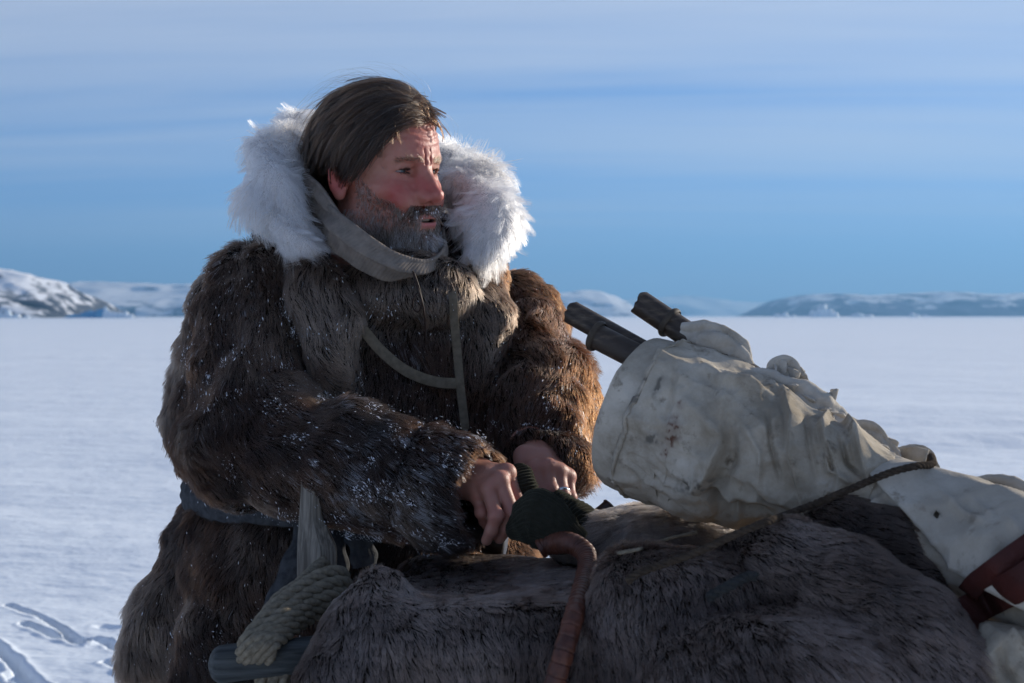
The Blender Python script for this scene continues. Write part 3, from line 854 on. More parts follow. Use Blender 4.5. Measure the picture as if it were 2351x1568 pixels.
def skull_grad(P):
    return grad(skull, P, 0.0015)
sc_V, sc_F = iso(skull, (-0.12, -0.09, -0.13), (0.11, 0.09, 0.135), 0.005)
def hairline(p):
    """positive inside the hair"""
    x, ay, z = p[:, 0], np.abs(p[:, 1]), p[:, 2]
    hl = np.interp(x, [-0.2, -0.05, -0.028, -0.012, 0.012, 0.026, 0.036, 0.050, 0.066, 0.080, 0.11], [-0.085, -0.080, -0.05, 0.006, 0.004, -0.008, 0.018, 0.050, 0.062, 0.066, 0.066])
    return z - hl
rng = np.random.default_rng(5)
hp_, hn_ = sample(sc_V, sc_F, 52000, rng, lambda c, n: (hairline(c) > 0).astype(float))
def hair_flow(p, p0):
    x, y, z = p0[:, 0], p0[:, 1], p0[:, 2]
    near = sstep(0.03, -0.02, y)[:, None]
    top = sstep(0.060, 0.112, z)[:, None]
    front = sstep(0.020, 0.062, x)[:, None]
    back = np.array([-0.78, 0, -0.60]); side_y = np.sign(y)[:, None] * np.array([[0, 0.18, 0]])
    d_side = back + side_y
    d_top = np.array([-0.55, -0.62, -0.25]) * near + np.array([-0.75, 0.35, -0.2]) * (1 - near)
    d_front = np.array([-0.32, -0.62, -0.66]) * near + np.array([-0.35, -0.55, -0.05]) * (1 - near)
    lock = (0.5 * sstep(0.066, 0.080, x) * sstep(0.010, 0.026, y))[:, None]
    d_front = d_front * (1 - lock) + np.array([0.0, 0.6, 0.1]) * lock
    d = d_side * (1 - top) + d_top * top
    d = d * (1 - front) + d_front * front
    # lower down everything hangs
    low = sstep(0.06, 0.0, p[:, 2])[:, None]
    d = d * (1 - 0.5 * low) + np.array([-0.55, 0, -0.8]) * 0.5 * low
    return d
def grow_hair(p0, n0, L, layer, k=11, wob=0.25, seed=3, flow=None, rise=1.0):
    m = len(p0); S = np.zeros((m, k, 3)); p = p0.copy(); S[:, 0] = p
    for j in range(1, k):
        t = j / (k - 1)
        d = (hair_flow(p, p0) if flow is None else flow(p, p0, t)) + wob * np.stack([vnoise(p0, 38, seed + i) for i in range(3)], 1) + 0.14 * np.stack([vnoise(p, 60, seed + 9 + i) for i in range(3)], 1)
        if j <= 2: d = d + n0 * rise * (1.1 - 0.4 * j) * sstep(0.02, 0.08, p0[:, 2])[:, None]
        s, g = skull_grad(p)
        d = nrm(d - g * (d * g).sum(1, keepdims=True) * 0.9)
        p = p + d * (L / (k - 1))[:, None]
        s, g = skull_grad(p); g = nrm(g)
        tgt = layer * (1 - np.exp(-5 * t))
        p = p + g * ((tgt - s) * (0.65 if j > 1 else 0.8))[:, None]
        S[:, j] = p
    return S
frontw = sstep(0.025, 0.075, hp_[:, 0]); topw = sstep(0.02, 0.09, hp_[:, 2])
Lh = 0.056 + 0.074 * topw + 0.012 * frontw
lock_ = 0.4 * sstep(0.066, 0.080, hp_[:, 0]) * sstep(0.010, 0.026, hp_[:, 1])
Lh = Lh * (1 - 0.58 * lock_)
Lh = Lh * rng.uniform(0.75, 1.1, len(hp_))
Lh = np.where((hp_[:, 0] > 0.0) & (hp_[:, 2] < 0.03), 0.028 * rng.uniform(0.6, 1.1, len(hp_)), Lh)
lay = rng.uniform(0.002, 0.013, len(hp_)) + 0.009 * topw * rng.random(len(hp_)) + 0.006 * frontw * topw
S = grow_hair(hp_, hn_, Lh, lay)
inv = clump(S, hp_, 0.0055, 0.80, 0.8, 3, 0.0060, rng)
inv2 = clump(S, hp_, 0.017, 0.45, 0.9, 4, 0.0075, rng)
tone = np.clip(0.55 * rng.random(inv.max() + 1)[inv] + 0.45 * rng.random(inv2.max() + 1)[inv2] + 0.15 * rng.normal(size=len(inv)), 0, 1)
grey = sstep(0.06, -0.03, hp_[:, 2]) * sstep(-0.02, 0.04, hp_[:, 0]) * 0.5 + 0.06
dark = np.array([0.0036, 0.0018, 0.0010]); warm = np.array([0.056, 0.027, 0.0130]); gc = np.array([0.11, 0.10, 0.095])
hc_ = dark + (warm * 1.5 - dark) * (tone[:, None] ** 3.0)
gm = (rng.random(len(hp_)) < grey)[:, None]
hc_ = np.where(gm, gc * 0.8, hc_)
hair_obj("hair", h2w(S.reshape(-1, 3)).reshape(S.shape), 0.00017, 0.00006, hc_, HAIR_MAT, person, rvar=rng.uniform(0.8, 1.9, len(hp_)))

# forelock standing up over the brow, and locks fallen across the temple
def locks(count, box, flow, L0, L1, lay0, lay1, rise, seed, cell):
    rg = np.random.default_rng(seed)
    (x0, x1), (y0, y1), z0 = box
    p, n = sample(sc_V, sc_F, count, rg, lambda c, nn: ((c[:, 0] > x0) & (c[:, 0] < x1) & (c[:, 1] > y0) & (c[:, 1] < y1) & (c[:, 2] > z0) & (hairline(c) > -0.002)).astype(float))
    inv_ = clump_ids(p, cell, seed); m_ = inv_.max() + 1
    lock_l = rg.uniform(lay0, lay1, m_)[inv_] * rg.uniform(0.9, 1.1, count); lock_L = rg.uniform(L0, L1, m_)[inv_] * rg.uniform(0.85, 1.1, count)
    S_ = grow_hair(p, n, lock_L, lock_l, wob=0.45, seed=seed, flow=flow, rise=rise)
    clump(S_, p, cell, 0.82, 0.7, seed, 0.006, rg)
    tn = np.clip(rg.random(m_)[inv_] * 0.7 + 0.3 * rg.random(count), 0, 1)[:, None]
    c_ = dark + (warm * 1.15 - dark) * tn ** 1.4
    hair_obj("hair_locks", h2w(S_.reshape(-1, 3)).reshape(S_.shape), 0.00021, 0.00007, c_, HAIR_MAT, person)
locks(800, ((0.058, 0.12), (-0.030, 0.034), 0.060), lambda p, p0, t: np.tile(np.array([-0.05, 0.25, 0.40]) * (1 - t) + np.array([0.15, 0.15, -1.0]) * t, (len(p), 1)), 0.018, 0.030, 0.008, 0.016, 1.6, 71, 0.010)
locks(1500, ((0.040, 0.074), (-0.070, -0.018), 0.050), lambda p, p0, t: np.tile(np.array([0.12, -0.45, -0.6]) * (1 - t) + np.array([-0.10, -0.1, -1.0]) * t, (len(p), 1)), 0.040, 0.068, 0.008, 0.015, 0.9, 72, 0.010)
locks(2600, ((-0.09, 0.05), (-0.08, -0.01), 0.030), lambda p, p0, t: hair_flow(p, p0) + np.array([0, 0, -0.2]) * t, 0.060, 0.105, 0.011, 0.018, 0.8, 73, 0.012)

# loose flyaway strands on top
fp, fn = sample(sc_V, sc_F, 260, rng, lambda c, n: (hairline(c) > 0.01) * (c[:, 2] > 0.07))
S = grow_hair(fp, fn, rng.uniform(0.06, 0.13, 260), rng.uniform(0.02, 0.045, 260), wob=0.7, seed=23)
hair_obj("loose_hair", h2w(S.reshape(-1, 3)).reshape(S.shape), 0.00009, 0.00004, np.tile(warm, (260, 1)), HAIR_MAT, person)

hN = vert_normals(head_V, head_F)
def beard_w(c, n):
    x, ay, z = c[:, 0], np.abs(c[:, 1]), c[:, 2]
    ear = (x < 0.016) & (z > -0.055)
    cheek = 0.002 - (x - 0.018) * 0.86
    w = sstep(0.004, -0.006, z - cheek) * (x > 0.012)
    w = np.maximum(w, ((z < -0.055) & (x > -0.015)).astype(float) * sstep(-0.002, -0.010, z - cheek))
    mous = (z < -0.0505) & (z > -0.0650) & (ay < 0.034) & (x > 0.075)
    lips = (ay < 0.0165) & (z < -0.0685) & (z > -0.0860) & (x > 0.082)
    nose = (z > -0.052) & (x > 0.094)
    w = w * np.where((x < 0.070) & (z > -0.085), 0.48 + 0.3 * sstep(-0.055, -0.085, z), 1.0)
    w = np.where(mous, 1.7, w); w = np.where(lips | nose | ear | (z < -0.128), 0, w)
    w = np.where((z < -0.112) & (x < 0.03), w * 0.4, w)
    chin = (z < -0.088) & (x > 0.07)
    return np.where(chin, w * 1.5, w)
bp, bn = sample(head_V, head_F, 27000, rng, beard_w, hN)
x, y, z = bp.T; ay = np.abs(y)
mous = (z > -0.0685) & (ay < 0.035) & (x > 0.075)
d = np.stack([0.15 + 0 * x, 0.25 * np.sign(y) * (ay > 0.01), -1.0 + 0 * x], 1)
d[mous] = np.stack([0.35 + 0 * x[mous], np.sign(y[mous]) * np.clip(ay[mous] / 0.012, 0.1, 1) * 0.9, -0.9 + 0 * x[mous]], 1)
d += 0.30 * np.stack([vnoise(bp, 70, 31 + i) for i in range(3)], 1)
jaw = sstep(-0.045, -0.095, z); chinm = sstep(0.04, 0.085, x) * sstep(-0.08, -0.1, z)
Lb = 0.0085 + 0.007 * jaw + 0.011 * chinm
Lb = np.where(mous, 0.0110, Lb)
lift = np.where(mous, 0.40, 0.32 + 0.35 * chinm)
S = strands(bp, bn, d, Lb, 6, lift, 0.8, 0.35, rng)
inv = clump(S, bp, 0.0050, 0.60, 1.0, 8, 0.0045, rng)
r = rng.random(len(bp)); tone = rng.random(inv.max() + 1)[inv]
brown = np.array([0.018, 0.010, 0.006]); blond = np.array([0.095, 0.058, 0.034]); grey = np.array([0.34, 0.32, 0.31]); white = np.array([0.60, 0.63, 0.68])
pg = np.clip(0.42 + 0.25 * sstep(0.06, 0.02, x) - 0.22 * mous + 0.15 * chinm, 0, 1)
bc = np.where((r < pg)[:, None], grey * (0.6 + 0.9 * tone[:, None]), np.where((r < pg + 0.3)[:, None], blond, brown))
frost = chinm * sstep(-0.2, 0.4, vnoise(bp, 120, 61)) * 0.8 + mous * 0.5 * sstep(0.25, 0.5, vnoise(bp, 150, 62))
bc3 = np.repeat(bc[:, None], 6, 1)
fm = (rng.random(len(bp)) < frost)
bc3[fm, 2:] = white
hair_obj("beard", h2w(S.reshape(-1, 3)).reshape(S.shape), 0.00019, 0.00007, bc3, HAIR_MAT, person)

for s in (1, -1):
    def brow_w(c, n, s=s):
        return ((c[:, 1] * s > 0.009) & (c[:, 1] * s < 0.047) & (np.abs(c[:, 2] - 0.0128 - 0.10 * (c[:, 1] * s - 0.01) * (c[:, 1] * s < 0.035)) < 0.0030) & (c[:, 0] > 0.062)).astype(float)
    ep, en = sample(head_V, head_F, 260, rng, brow_w, hN)
    dd = np.tile([-0.2, 1.0 * s, 0.25], (260, 1)) + 0.25 * rng.normal(size=(260, 3))
    S = strands(ep, en, dd, 0.0085, 5, 0.25, 0.9, 0.3, rng)
    hair_obj("eyebrow", h2w(S.reshape(-1, 3)).reshape(S.shape), 0.00015, 0.00005, np.where((rng.random(260) < 0.5)[:, None], [0.14, 0.10, 0.065], [0.035, 0.023, 0.015]), HAIR_MAT, person)

# lashes along both lids
for s in (1, -1):
    a = rng.uniform(-0.9, 0.9, 120); upl = rng.random(120) < 0.7
    root = np.stack([EYE[0] + 0.0138 * np.cos(a * 0.9), (EYE[1] + 0.0128 * np.sin(a)) * s, EYE[2] - 0.0016 + np.where(upl, 0.0022, -0.0022) * np.cos(a * 1.4)], 1)
    out = nrm(np.stack([0.9 + 0 * a, 0.5 * np.sin(a) * s, np.where(upl, 0.15, -0.25)], 1) + 0.15 * rng.normal(size=(120, 3)))
    t = np.linspace(0, 1, 4)
    S = root[:, None] + out[:, None] * (t[None, :, None] * 0.006) + np.array([0, 0, 0.0015]) * (t ** 2)[None, :, None] * np.where(upl, 1, -0.6)[:, None, None]
    hair_obj("eyelashes", h2w(S.reshape(-1, 3)).reshape(S.shape), 0.00017, 0.00006, np.tile([0.006, 0.004, 0.003], (120, 1)), HAIR_MAT, person)

# ice caught in the beard
ICE_BEAD = simple_mat("frost_ice", (0.82, 0.86, 0.92), 0.35, spec=0.5)
def frost_mesh(P, n, size, rng, along=None):
    """small irregular crumbs of ice (octahedra)"""
    base = np.array([[1, 0, 0], [-1, 0, 0], [0, 1, 0], [0, -1, 0], [0, 0, 1], [0, 0, -1]], float)
    tri = np.array([[0, 2, 4], [2, 1, 4], [1, 3, 4], [3, 0, 4], [2, 0, 5], [1, 2, 5], [3, 1, 5], [0, 3, 5]])
    m = len(P)
    sc = size[:, None, None] * rng.uniform(0.5, 1.3, (m, 6, 1)) * np.array([1, 1, 1])
    el = rng.uniform(0.6, 2.0, (m, 1, 3))
    q, _ = np.linalg.qr(rng.normal(size=(m, 3, 3)))
    if along is not None:
        a1 = nrm(along + 0.35 * rng.normal(size=(m, 3))); a2 = nrm(np.cross(a1, rng.normal(size=(m, 3)))); q = np.stack([a1, a2, np.cross(a1, a2)], 2)
        el = np.stack([rng.uniform(1.0, 4.2, m), rng.uniform(0.5, 0.9, m), rng.uniform(0.5, 0.9, m)], 1)[:, None]
    V = np.einsum('mij,mkj->mki', q, base[None] * sc * el) + P[:, None]
    F = (tri[None] + (np.arange(m) * 6)[:, None, None]).reshape(-1, 3)
    return V.reshape(-1, 3), F
ip, inn = sample(head_V, head_F, 240, rng, lambda c, n: (beard_w(c, n) > 0) * ((c[:, 0] > 0.07) & (c[:, 2] < -0.085) | (c[:, 2] > -0.069) & (c[:, 0] > 0.085)), hN)
V, F = frost_mesh(ip + inn * rng.uniform(0.004, 0.011, (240, 1)) + np.array([0, 0, -0.006]), inn, 0.00025 + 0.0009 * rng.random(240) ** 2.5, rng, np.tile([0.1, 0.0, -1.0], (240, 1)))
o = mesh_obj("beard_ice", h2w(V), F, ICE_BEAD, person); o["kind"] = "stuff"
# ------------------------------------------------------------------ the man: fur parka, hood ruff, scarf, sash, straps
R_SH, R_EL, R_CU = D(600, 705, 2.13), D(572, 1005, 1.985), D(1035, 1122, 1.885)
L_SH, L_EL, L_CU = D(1165, 765, 2.29), D(1238, 912, 2.14), D(1254, 1086, 2.005)
SCY = 1.28
def sq(p): p = np.array(p, float); p[..., 1] = (p[..., 1] - 2.24) * SCY + 2.24; return p
WAIST = D(812, 1105, 2.25)
def coat_parts(P):
    Q = sq(P)
    torso = sd_chain(Q, sq(np.array([D(890, 735, 2.20), D(838, 850, 2.25), D(815, 980, 2.255), WAIST])), [0.150, 0.250, 0.264, 0.226], 0.10) * 0.86
    skirt = sd_chain(Q, sq(np.array([WAIST + [0, 0, -0.06], D(800, 1400, 2.25), D(800, 1700, 2.25)])), [0.228, 0.305, 0.33], 0.08) * 0.86
    ra = smin(sd_cone(P, R_SH, R_EL, 0.098, 0.094), sd_cone(P, R_EL, R_CU, 0.098, 0.076), 0.018)
    la = smin(sd_cone(P, L_SH, L_EL, 0.096, 0.082), sd_cone(P, L_EL, L_CU, 0.084, 0.068), 0.035)
    torso = smin(torso, sd_cone(P, D(740, 625, 2.23), D(580, 728, 2.22), 0.075, 0.092), 0.05)
    return torso, skirt, ra, la
HEM_Z = D(800, 1520, 2.25)[2]
def coat_sdf(P):
    torso, skirt, ra, la = coat_parts(P)
    n1 = fbm(P, 7.0, 3, 0.5, 3); n2 = fbm(P, 19.0, 2, 0.5, 13)
    # hanging folds of the skirt
    th = np.arctan2(P[:, 1] - 2.25, P[:, 0] + 0.25)
    skirt = skirt + 0.020 * np.sin(th * 9 + 2.0 * vnoise(P * [1, 1, 0.4], 3.0, 4)) * sstep(1.10, 0.92, P[:, 2])
    skirt = smax(skirt, HEM_Z + 0.012 * np.sin(th * 7) - P[:, 2], 0.03)
    body = smin(torso, skirt, 0.035)
    body = smin(body, sd_ell(P, D(815, 540, 2.37), (0.160, 0.085, 0.125)), 0.05)              # hood lying on the back
    body = smin(body, sd_ell(P, D(935, 668, 2.075), (0.100, 0.050, 0.058)), 0.010)              # collar bib
    body = smin(body, sd_ell(P, D(748, 765, 2.035), (0.054, 0.052, 0.105), rotm('y', -14)), 0.012)  # bulging chest flap
    body = smin(body, sd_ell(P, D(1110, 800, 2.13), (0.050, 0.055, 0.10)), 0.02)
    d = smin(body, ra, 0.010)
    d = smin(d, la, 0.010)
    d = d + 0.016 * np.exp(-((ra - body) / 0.013) ** 2) + 0.012 * np.exp(-((la - body) / 0.013) ** 2)      # creases where the sleeves meet the body
    # pinched sash line
    d = d + 0.022 * np.exp(-((P[:, 2] - (WAIST[2] - 0.012)) / 0.028) ** 2) * sstep(0.0, 0.03, ra)
    # sleeve folds
    ax = nrm(R_CU - R_EL); s = (P - R_EL) @ ax
    wr = sstep(0.03, -0.01, ra)
    d = d + wr * 0.009 * np.sin(s * 62 + 3.0 * vnoise(P, 9, 6)) * np.exp(-((s - 0.02) / 0.12) ** 2)
    al = nrm(L_CU - L_EL); sl = (P - L_EL) @ al
    d = d + sstep(0.03, -0.01, la) * 0.0025 * np.sin(sl * 70 + 1.5 + 4.5 * vnoise(P, 8, 16)) * np.exp(-((sl - 0.02) / 0.10) ** 2)
    d = d + 0.020 * n1 + 0.010 * n2
    # cuffs are open
    d = smax(d, -sd_cone(P, D(1150, 1145, 1.845), D(985, 1105, 1.895), 0.062, 0.040), 0.02)
    d = smax(d, -sd_cone(P, D(1236, 1185, 1.89), D(1226, 1068, 1.965), 0.056, 0.036), 0.02)
    # room for the neck
    d = smax(d, -sd_cone(P, h2w([[-0.03, 0, -0.10]])[0], h2w([[0.0, 0, 0.05]])[0], 0.085, 0.10), 0.03)
    return d
coat_V, coat_F = iso(coat_sdf, (-0.66, 1.70, HEM_Z - 0.05), (0.26, 2.68, 1.60), 0.0085)
HIDE_SKIN = simple_mat("fur_underside", (0.010, 0.007, 0.005), 0.95, spec=0.02)
parka = mesh_obj("parka", coat_V, coat_F, HIDE_SKIN, person)
rng = np.random.default_rng(21)

def coat_dir(P):
    torso, skirt, ra, la = coat_parts(P)
    body = np.minimum(torso, skirt)
    d = np.tile([0.05, 0, -1.0], (len(P), 1))
    s = ((P - R_EL) @ nrm(R_CU - R_EL))
    up = nrm(R_EL - R_SH); fo = nrm(R_CU - R_EL)
    dr = up + (fo - up) * sstep(-0.03, 0.12, s)[:, None] + np.array([0, 0, -0.35])
    s2 = ((P - L_EL) @ nrm(L_CU - L_EL)); up2 = nrm(L_EL - L_SH); fo2 = nrm(L_CU - L_EL)
    dl = up2 + (fo2 - up2) * sstep(-0.04, 0.05, s2)[:, None]
    d = np.where((ra < np.minimum(body, la))[:, None], dr, np.where((la < body)[:, None], dl, d))
    top = (P[:, 2] > 1.36) & (ra > 0.02)
    d = np.where(top[:, None] & (P[:, 2:3] > 1.42), nrm(np.stack([P[:, 0] + 0.22, P[:, 1] - 2.25, -0.8 + 0 * P[:, 0]], 1)), d)
    return d + np.stack([0.75 * fbm(P, 7.0, 2, 0.5, 70 + i) + 0.55 * fbm(P, 22.0, 2, 0.5, 74 + i) for i in range(3)], 1)
def coat_color(P, inv, rng):
    uv = PROJ(P); u, v = uv[:, 0], uv[:, 1]
    dark = np.array([0.0032, 0.0015, 0.0009]); brown = np.array([0.0195, 0.0075, 0.0031]); tan = np.array([0.145, 0.096, 0.066]); red = np.array([0.072, 0.0235, 0.0080])
    def at(cu, cv, cY, r, s=1.0):
        c = D(cu, cv, cY); return s * np.exp(-((np.linalg.norm((P - c), axis=1) / r) ** 2))
    n = fbm(P, 7.5, 4, 0.6, 44)
    mb = np.clip(0.45 + 1.5 * n, 0, 1)[:, None]
    c = dark * (1 - mb) + brown * mb
    mr = np.clip(at(1270, 800, 2.2, 0.16, 1.0) + at(1320, 1000, 2.1, 0.12, 0.7) + at(680, 800, 2.0, 0.07, 0.55), 0, 1)[:, None]
    c = c * (1 - mr) + red * mr
    mt = at(750, 770, 1.99, 0.095, 1.1) + at(780, 880, 2.0, 0.05, 0.8) + at(930, 690, 2.03, 0.085, 1.0) + at(410, 760, 2.3, 0.095, 1.1) + at(405, 950, 2.3, 0.06, 0.8) + at(640, 620, 2.1, 0.06, 0.6) + at(1105, 770, 2.08, 0.075, 1.0) + at(480, 560, 2.2, 0.07, 0.45)
    mt = mt + at(560, 1250, 2.0, 0.05, 0.55) + at(330, 1450, 2.2, 0.08, 0.6)
    mt = np.clip(mt * (1 + 0.7 * fbm(P, 16, 2, 0.5, 91)) + 0.20 * sstep(0.25, 0.6, fbm(P, 11, 3, 0.5, 92)), 0, 1)[:, None]
    mt = mt * (1 - np.clip(at(965, 850, 2.06, 0.085, 1.2) + at(970, 960, 2.06, 0.08, 1.0), 0, 1))[:, None]
    c = c * (1 - mt) + tan * mt
    j = rng.uniform(0.55, 1.5, inv.max() + 1)[inv][:, None] * rng.uniform(0.75, 1.25, (len(P), 1))
    return c * j
def frost_field(P):
    uv = PROJ(P); u, v = uv[:, 0], uv[:, 1]
    def at(cu, cv, cY, r, s=1.0):
        return s * np.exp(-((np.linalg.norm((P - D(cu, cv, cY)), axis=1) / r) ** 2))
    f = at(900, 1060, 1.83, 0.11, 1.0) + at(560, 780, 2.0, 0.10, 0.6) + at(700, 980, 1.9, 0.12, 0.45) + at(560, 600, 2.12, 0.09, 0.55) + at(850, 1200, 1.85, 0.09, 0.7) + at(1250, 980, 2.05, 0.08, 0.75) + at(1330, 1060, 2.0, 0.07, 0.6) + at(480, 1400, 2.0, 0.08, 0.35) + at(960, 720, 2.02, 0.06, 0.5) + at(900, 850, 2.03, 0.06, 0.5) + at(1040, 1010, 1.85, 0.06, 0.8) + at(1000, 1180, 1.83, 0.07, 0.8)
    return f
NF = 290000
fp, fn = sample(coat_V, coat_F, NF, rng, facing)
dl = coat_dir(fp)
# a cowlick map makes tufts stand up here and there
tuft = sstep(0.15, 0.55, fbm(fp, 12, 2, 0.5, 33))
Lc = 0.0165 + 0.008 * tuft + 0.008 * sstep(0.0, 0.5, fbm(fp, 5, 2, 0.5, 34))
low = sstep(HEM_Z + 0.10, HEM_Z, fp[:, 2]); Lc = Lc + 0.022 * low
S = strands(fp, fn, dl, Lc, 6, 0.24 + 0.34 * tuft, 0.75, 0.26, rng)
inv = clump(S, fp, 0.0058, 0.52, 1.2, 5, 0.0024, rng)
clump(S, fp, 0.022, 0.22, 1.4, 6, 0.006, rng)
col = coat_color(fp, inv, rng)
c3 = np.repeat(col[:, None], 6, 1)
c3[:, 3:] *= 1.25
fz = frost_field(fp) * (0.55 + 0.9 * sstep(0.0, 0.5, fbm(fp, 38, 2, 0.5, 55)))
fr = rng.random(inv.max() + 1)[inv] * 0.75 + rng.random(NF) * 0.25 < 0.30 * fz
c3[fr, 3:] = np.array([0.24, 0.27, 0.33])
hair_obj("fur", S, 0.00030, 0.00008, c3, FUR_MAT, parka)
# snow crumbs caught in the fur
kp, kn = sample(coat_V, coat_F, 8000, rng, lambda c, n: facing(c, n, 0) * np.clip(frost_field(c) * (0.04 + 1.8 * sstep(0.10, 0.45, fbm(c, 30, 3, 0.6, 56))) + 0.012, 0, 2))
V, F = frost_mesh(kp + kn * rng.uniform(0.003, 0.013, (len(kp), 1)), kn, 0.00024 + 0.0009 * rng.random(len(kp)) ** 4, rng, coat_dir(kp))
o = mesh_obj("frost", V, F, ICE_BEAD, parka); o["kind"] = "stuff"

# white ruff of the hood: one thick roll from the left cheek behind the head to the right cheek
ruff_path = spline([D(716, 580, 2.045), D(676, 548, 2.03), D(638, 492, 2.05), D(622, 420, 2.10), D(640, 355, 2.18), D(692, 318, 2.27), D(800, 330, 2.38), D(920, 360, 2.42), D(1010, 400, 2.36), D(1072, 425, 2.26), D(1112, 475, 2.18), D(1122, 530, 2.13), D(1108, 580, 2.105), D(1090, 606, 2.10)], 90)
rr = np.interp(np.linspace(0, 1, 90), [0, 0.06, 0.2, 0.4, 0.7, 0.92, 1], [0.012, 0.028, 0.033, 0.032, 0.040, 0.040, 0.018])
RUFF_SKIN = simple_mat("white_pelt", (0.55, 0.52, 0.50), 0.9, spec=0.05)
ruff_V, ruff_F = tube(ruff_path, rr, 26, disp=lambda s, a: 0.007 * np.sin(a * 3 + s * 40) + 0.007 * np.sin(s * 55 + 1))
ruff_F = ruff_F[[len(set(q)) == 4 for q in ruff_F.tolist()]]
ruff = mesh_obj("hood_ruff", ruff_V, ruff_F, RUFF_SKIN, person)
NR = 52000
rp, rn = sample(ruff_V, ruff_F, NR, rng)
ctr = ruff_path[np.argmin(((rp[:, None] - ruff_path[None, ::3]) ** 2).sum(2), 1) * 3]
Tp = nrm(np.gradient(ruff_path, axis=0))[np.argmin(((rp[:, None] - ruff_path[None, ::3]) ** 2).sum(2), 1) * 3]
dd = np.array([0, 0, -0.8]) + 0.4 * Tp * np.sign(-Tp[:, 2:3]) + 0.9 * np.stack([fbm(rp, 16, 2, 0.5, 80 + i) for i in range(3)], 1)
Lr = 0.034 * (0.7 + 0.6 * sstep(-0.4, 0.5, fbm(rp, 14, 2, 0.5, 85)))
S = strands(rp, rn, dd, Lr, 7, 0.72, 0.85, 0.50, rng)
inv = clump(S, rp, 0.011, 0.72, 1.0, 15, 0.010, rng)
wc = np.array([0.82, 0.79, 0.77]) * rng.uniform(0.8, 1.08, (inv.max() + 1, 1))[inv]
tanm = (fbm(rp, 20, 2, 0.5, 99) > 0.32)
wc = np.where(tanm[:, None], wc * [0.90, 0.80, 0.70], wc)
hair_obj("fur", S, 0.00024, 0.00007, np.clip(wc, 0, 0.97), WHITE_FUR_MAT, ruff)
# ------------------------------------------------------------------ scarf, sash, straps, trousers, boots, ring
def coat_hit(u, v, off, y0=1.6, y1=2.5):
    """point on the parka seen at (u, v), stood off towards the lens"""
    ys = np.linspace(y0, y1, 400); P = np.array([D(u, v, y) for y in ys]); f = coat_sdf(P)
    i = np.argmax(f < 0)
    return D(u, v, (ys[i] if f[i] < 0 else 2.1) - off)
def loft(rings, n, m, closed=True):
    """surface through rings of matching points, n along, m across"""
    R = np.array([spline(r, n, closed) for r in rings])
    t = np.linspace(0, len(rings) - 1, m)
    out = np.zeros((n, m, 3)); i0 = np.clip(t.astype(int), 0, len(rings) - 2); f = (t - i0); f = f * f * (3 - 2 * f) * 0.5 + f * 0.5
    for j in range(m): out[:, j] = R[i0[j]] * (1 - f[j]) + R[i0[j] + 1] * f[j]
    return out
def wrap_faces(n, m):
    i = np.arange(n)[:, None]; i2 = ((i + 1) % n) * m; i = i * m; j = np.arange(m - 1)[None]
    return np.stack([i + j, i + j + 1, i2 + j + 1, i2 + j], -1).reshape(-1, 4)
WOOL = simple_mat("taupe_wool", (0.255, 0.215, 0.180), 0.95, (55, 4), (900, 3, 0.6, 0.001), (0.175, 0.148, 0.125), spec=0.05)
def scarf_layer(name, rings, parent, ribs, bulge):
    n, m = 1000, 26
    S = loft(rings, n, m)
    V = S.reshape(-1, 3); F = wrap_faces(n, m); N = vert_normals(V, F)
    c = V.mean(0); out = nrm((V - c) * [1, 1, 0]); N *= np.sign((N * out).sum(1, keepdims=True))
    i = np.repeat(np.arange(n), m); j = np.tile(np.arange(m), n)
    tj = j / (m - 1)
    V = V + N * (bulge * np.sin(np.pi * tj) - 0.0065 * sstep(0.50, 0.60, tj) + 0.003 * np.exp(-((tj - 0.06) / 0.05) ** 2) + 0.00035 * np.sin(i * ribs * 2 * np.pi / n + 1.5 * np.sin(i * 0.11)) + 0.006 * fbm(V * [1, 1, 1.6], 12, 3, 0.5, 14) - 0.004 * np.abs(vnoise(V, 24, 15)))[:, None]
    o = mesh_obj(name, V, F, WOOL, parent)
    sol = o.modifiers.new("thickness", 'SOLIDIFY'); sol.thickness = 0.0045; sol.offset = 0
    return o
top_b = P3((1008, 505, 2.19), (1018, 552, 2.10), (992, 594, 2.03), (930, 590, 2.000), (860, 552, 1.985), (800, 506, 2.005), (752, 468, 2.06), (716, 425, 2.17), (760, 405, 2.28), (880, 425, 2.33), (975, 462, 2.27))
mid_b = P3((1022, 530, 2.19), (1024, 585, 2.085), (985, 622, 2.022), (926, 622, 1.992), (848, 592, 1.978), (780, 545, 1.995), (735, 502, 2.055), (704, 455, 2.16), (755, 435, 2.31), (880, 455, 2.37), (990, 490, 2.29))
bot_b = P3((1030, 560, 2.19), (1024, 612, 2.095), (978, 648, 2.045), (920, 658, 2.020), (838, 634, 2.005), (766, 588, 2.020), (720, 540, 2.07), (694, 490, 2.17), (758, 470, 2.31), (880, 485, 2.37), (992, 520, 2.29))
top_a = P3((1000, 500, 2.18), (1002, 560, 2.11), (970, 615, 2.06), (920, 608, 2.035), (850, 575, 2.025), (786, 500, 2.040), (734, 424, 2.075), (694, 390, 2.135), (716, 374, 2.24), (850, 385, 2.32), (968, 440, 2.26))
bot_a = P3((1010, 540, 2.19), (1010, 590, 2.11), (970, 640, 2.06), (920, 640, 2.035), (850, 612, 2.02), (780, 555, 2.03), (722, 498, 2.065), (684, 462, 2.14), (720, 450, 2.27), (860, 465, 2.35), (980, 505, 2.28))
scarf = scarf_layer("scarf", [top_a, (top_a + bot_a) / 2 + [0, 0, 0.002], bot_a], person, 170, 0.002)
wrap = scarf_layer("wrap", [top_b, mid_b, bot_b], scarf, 170, 0.001)

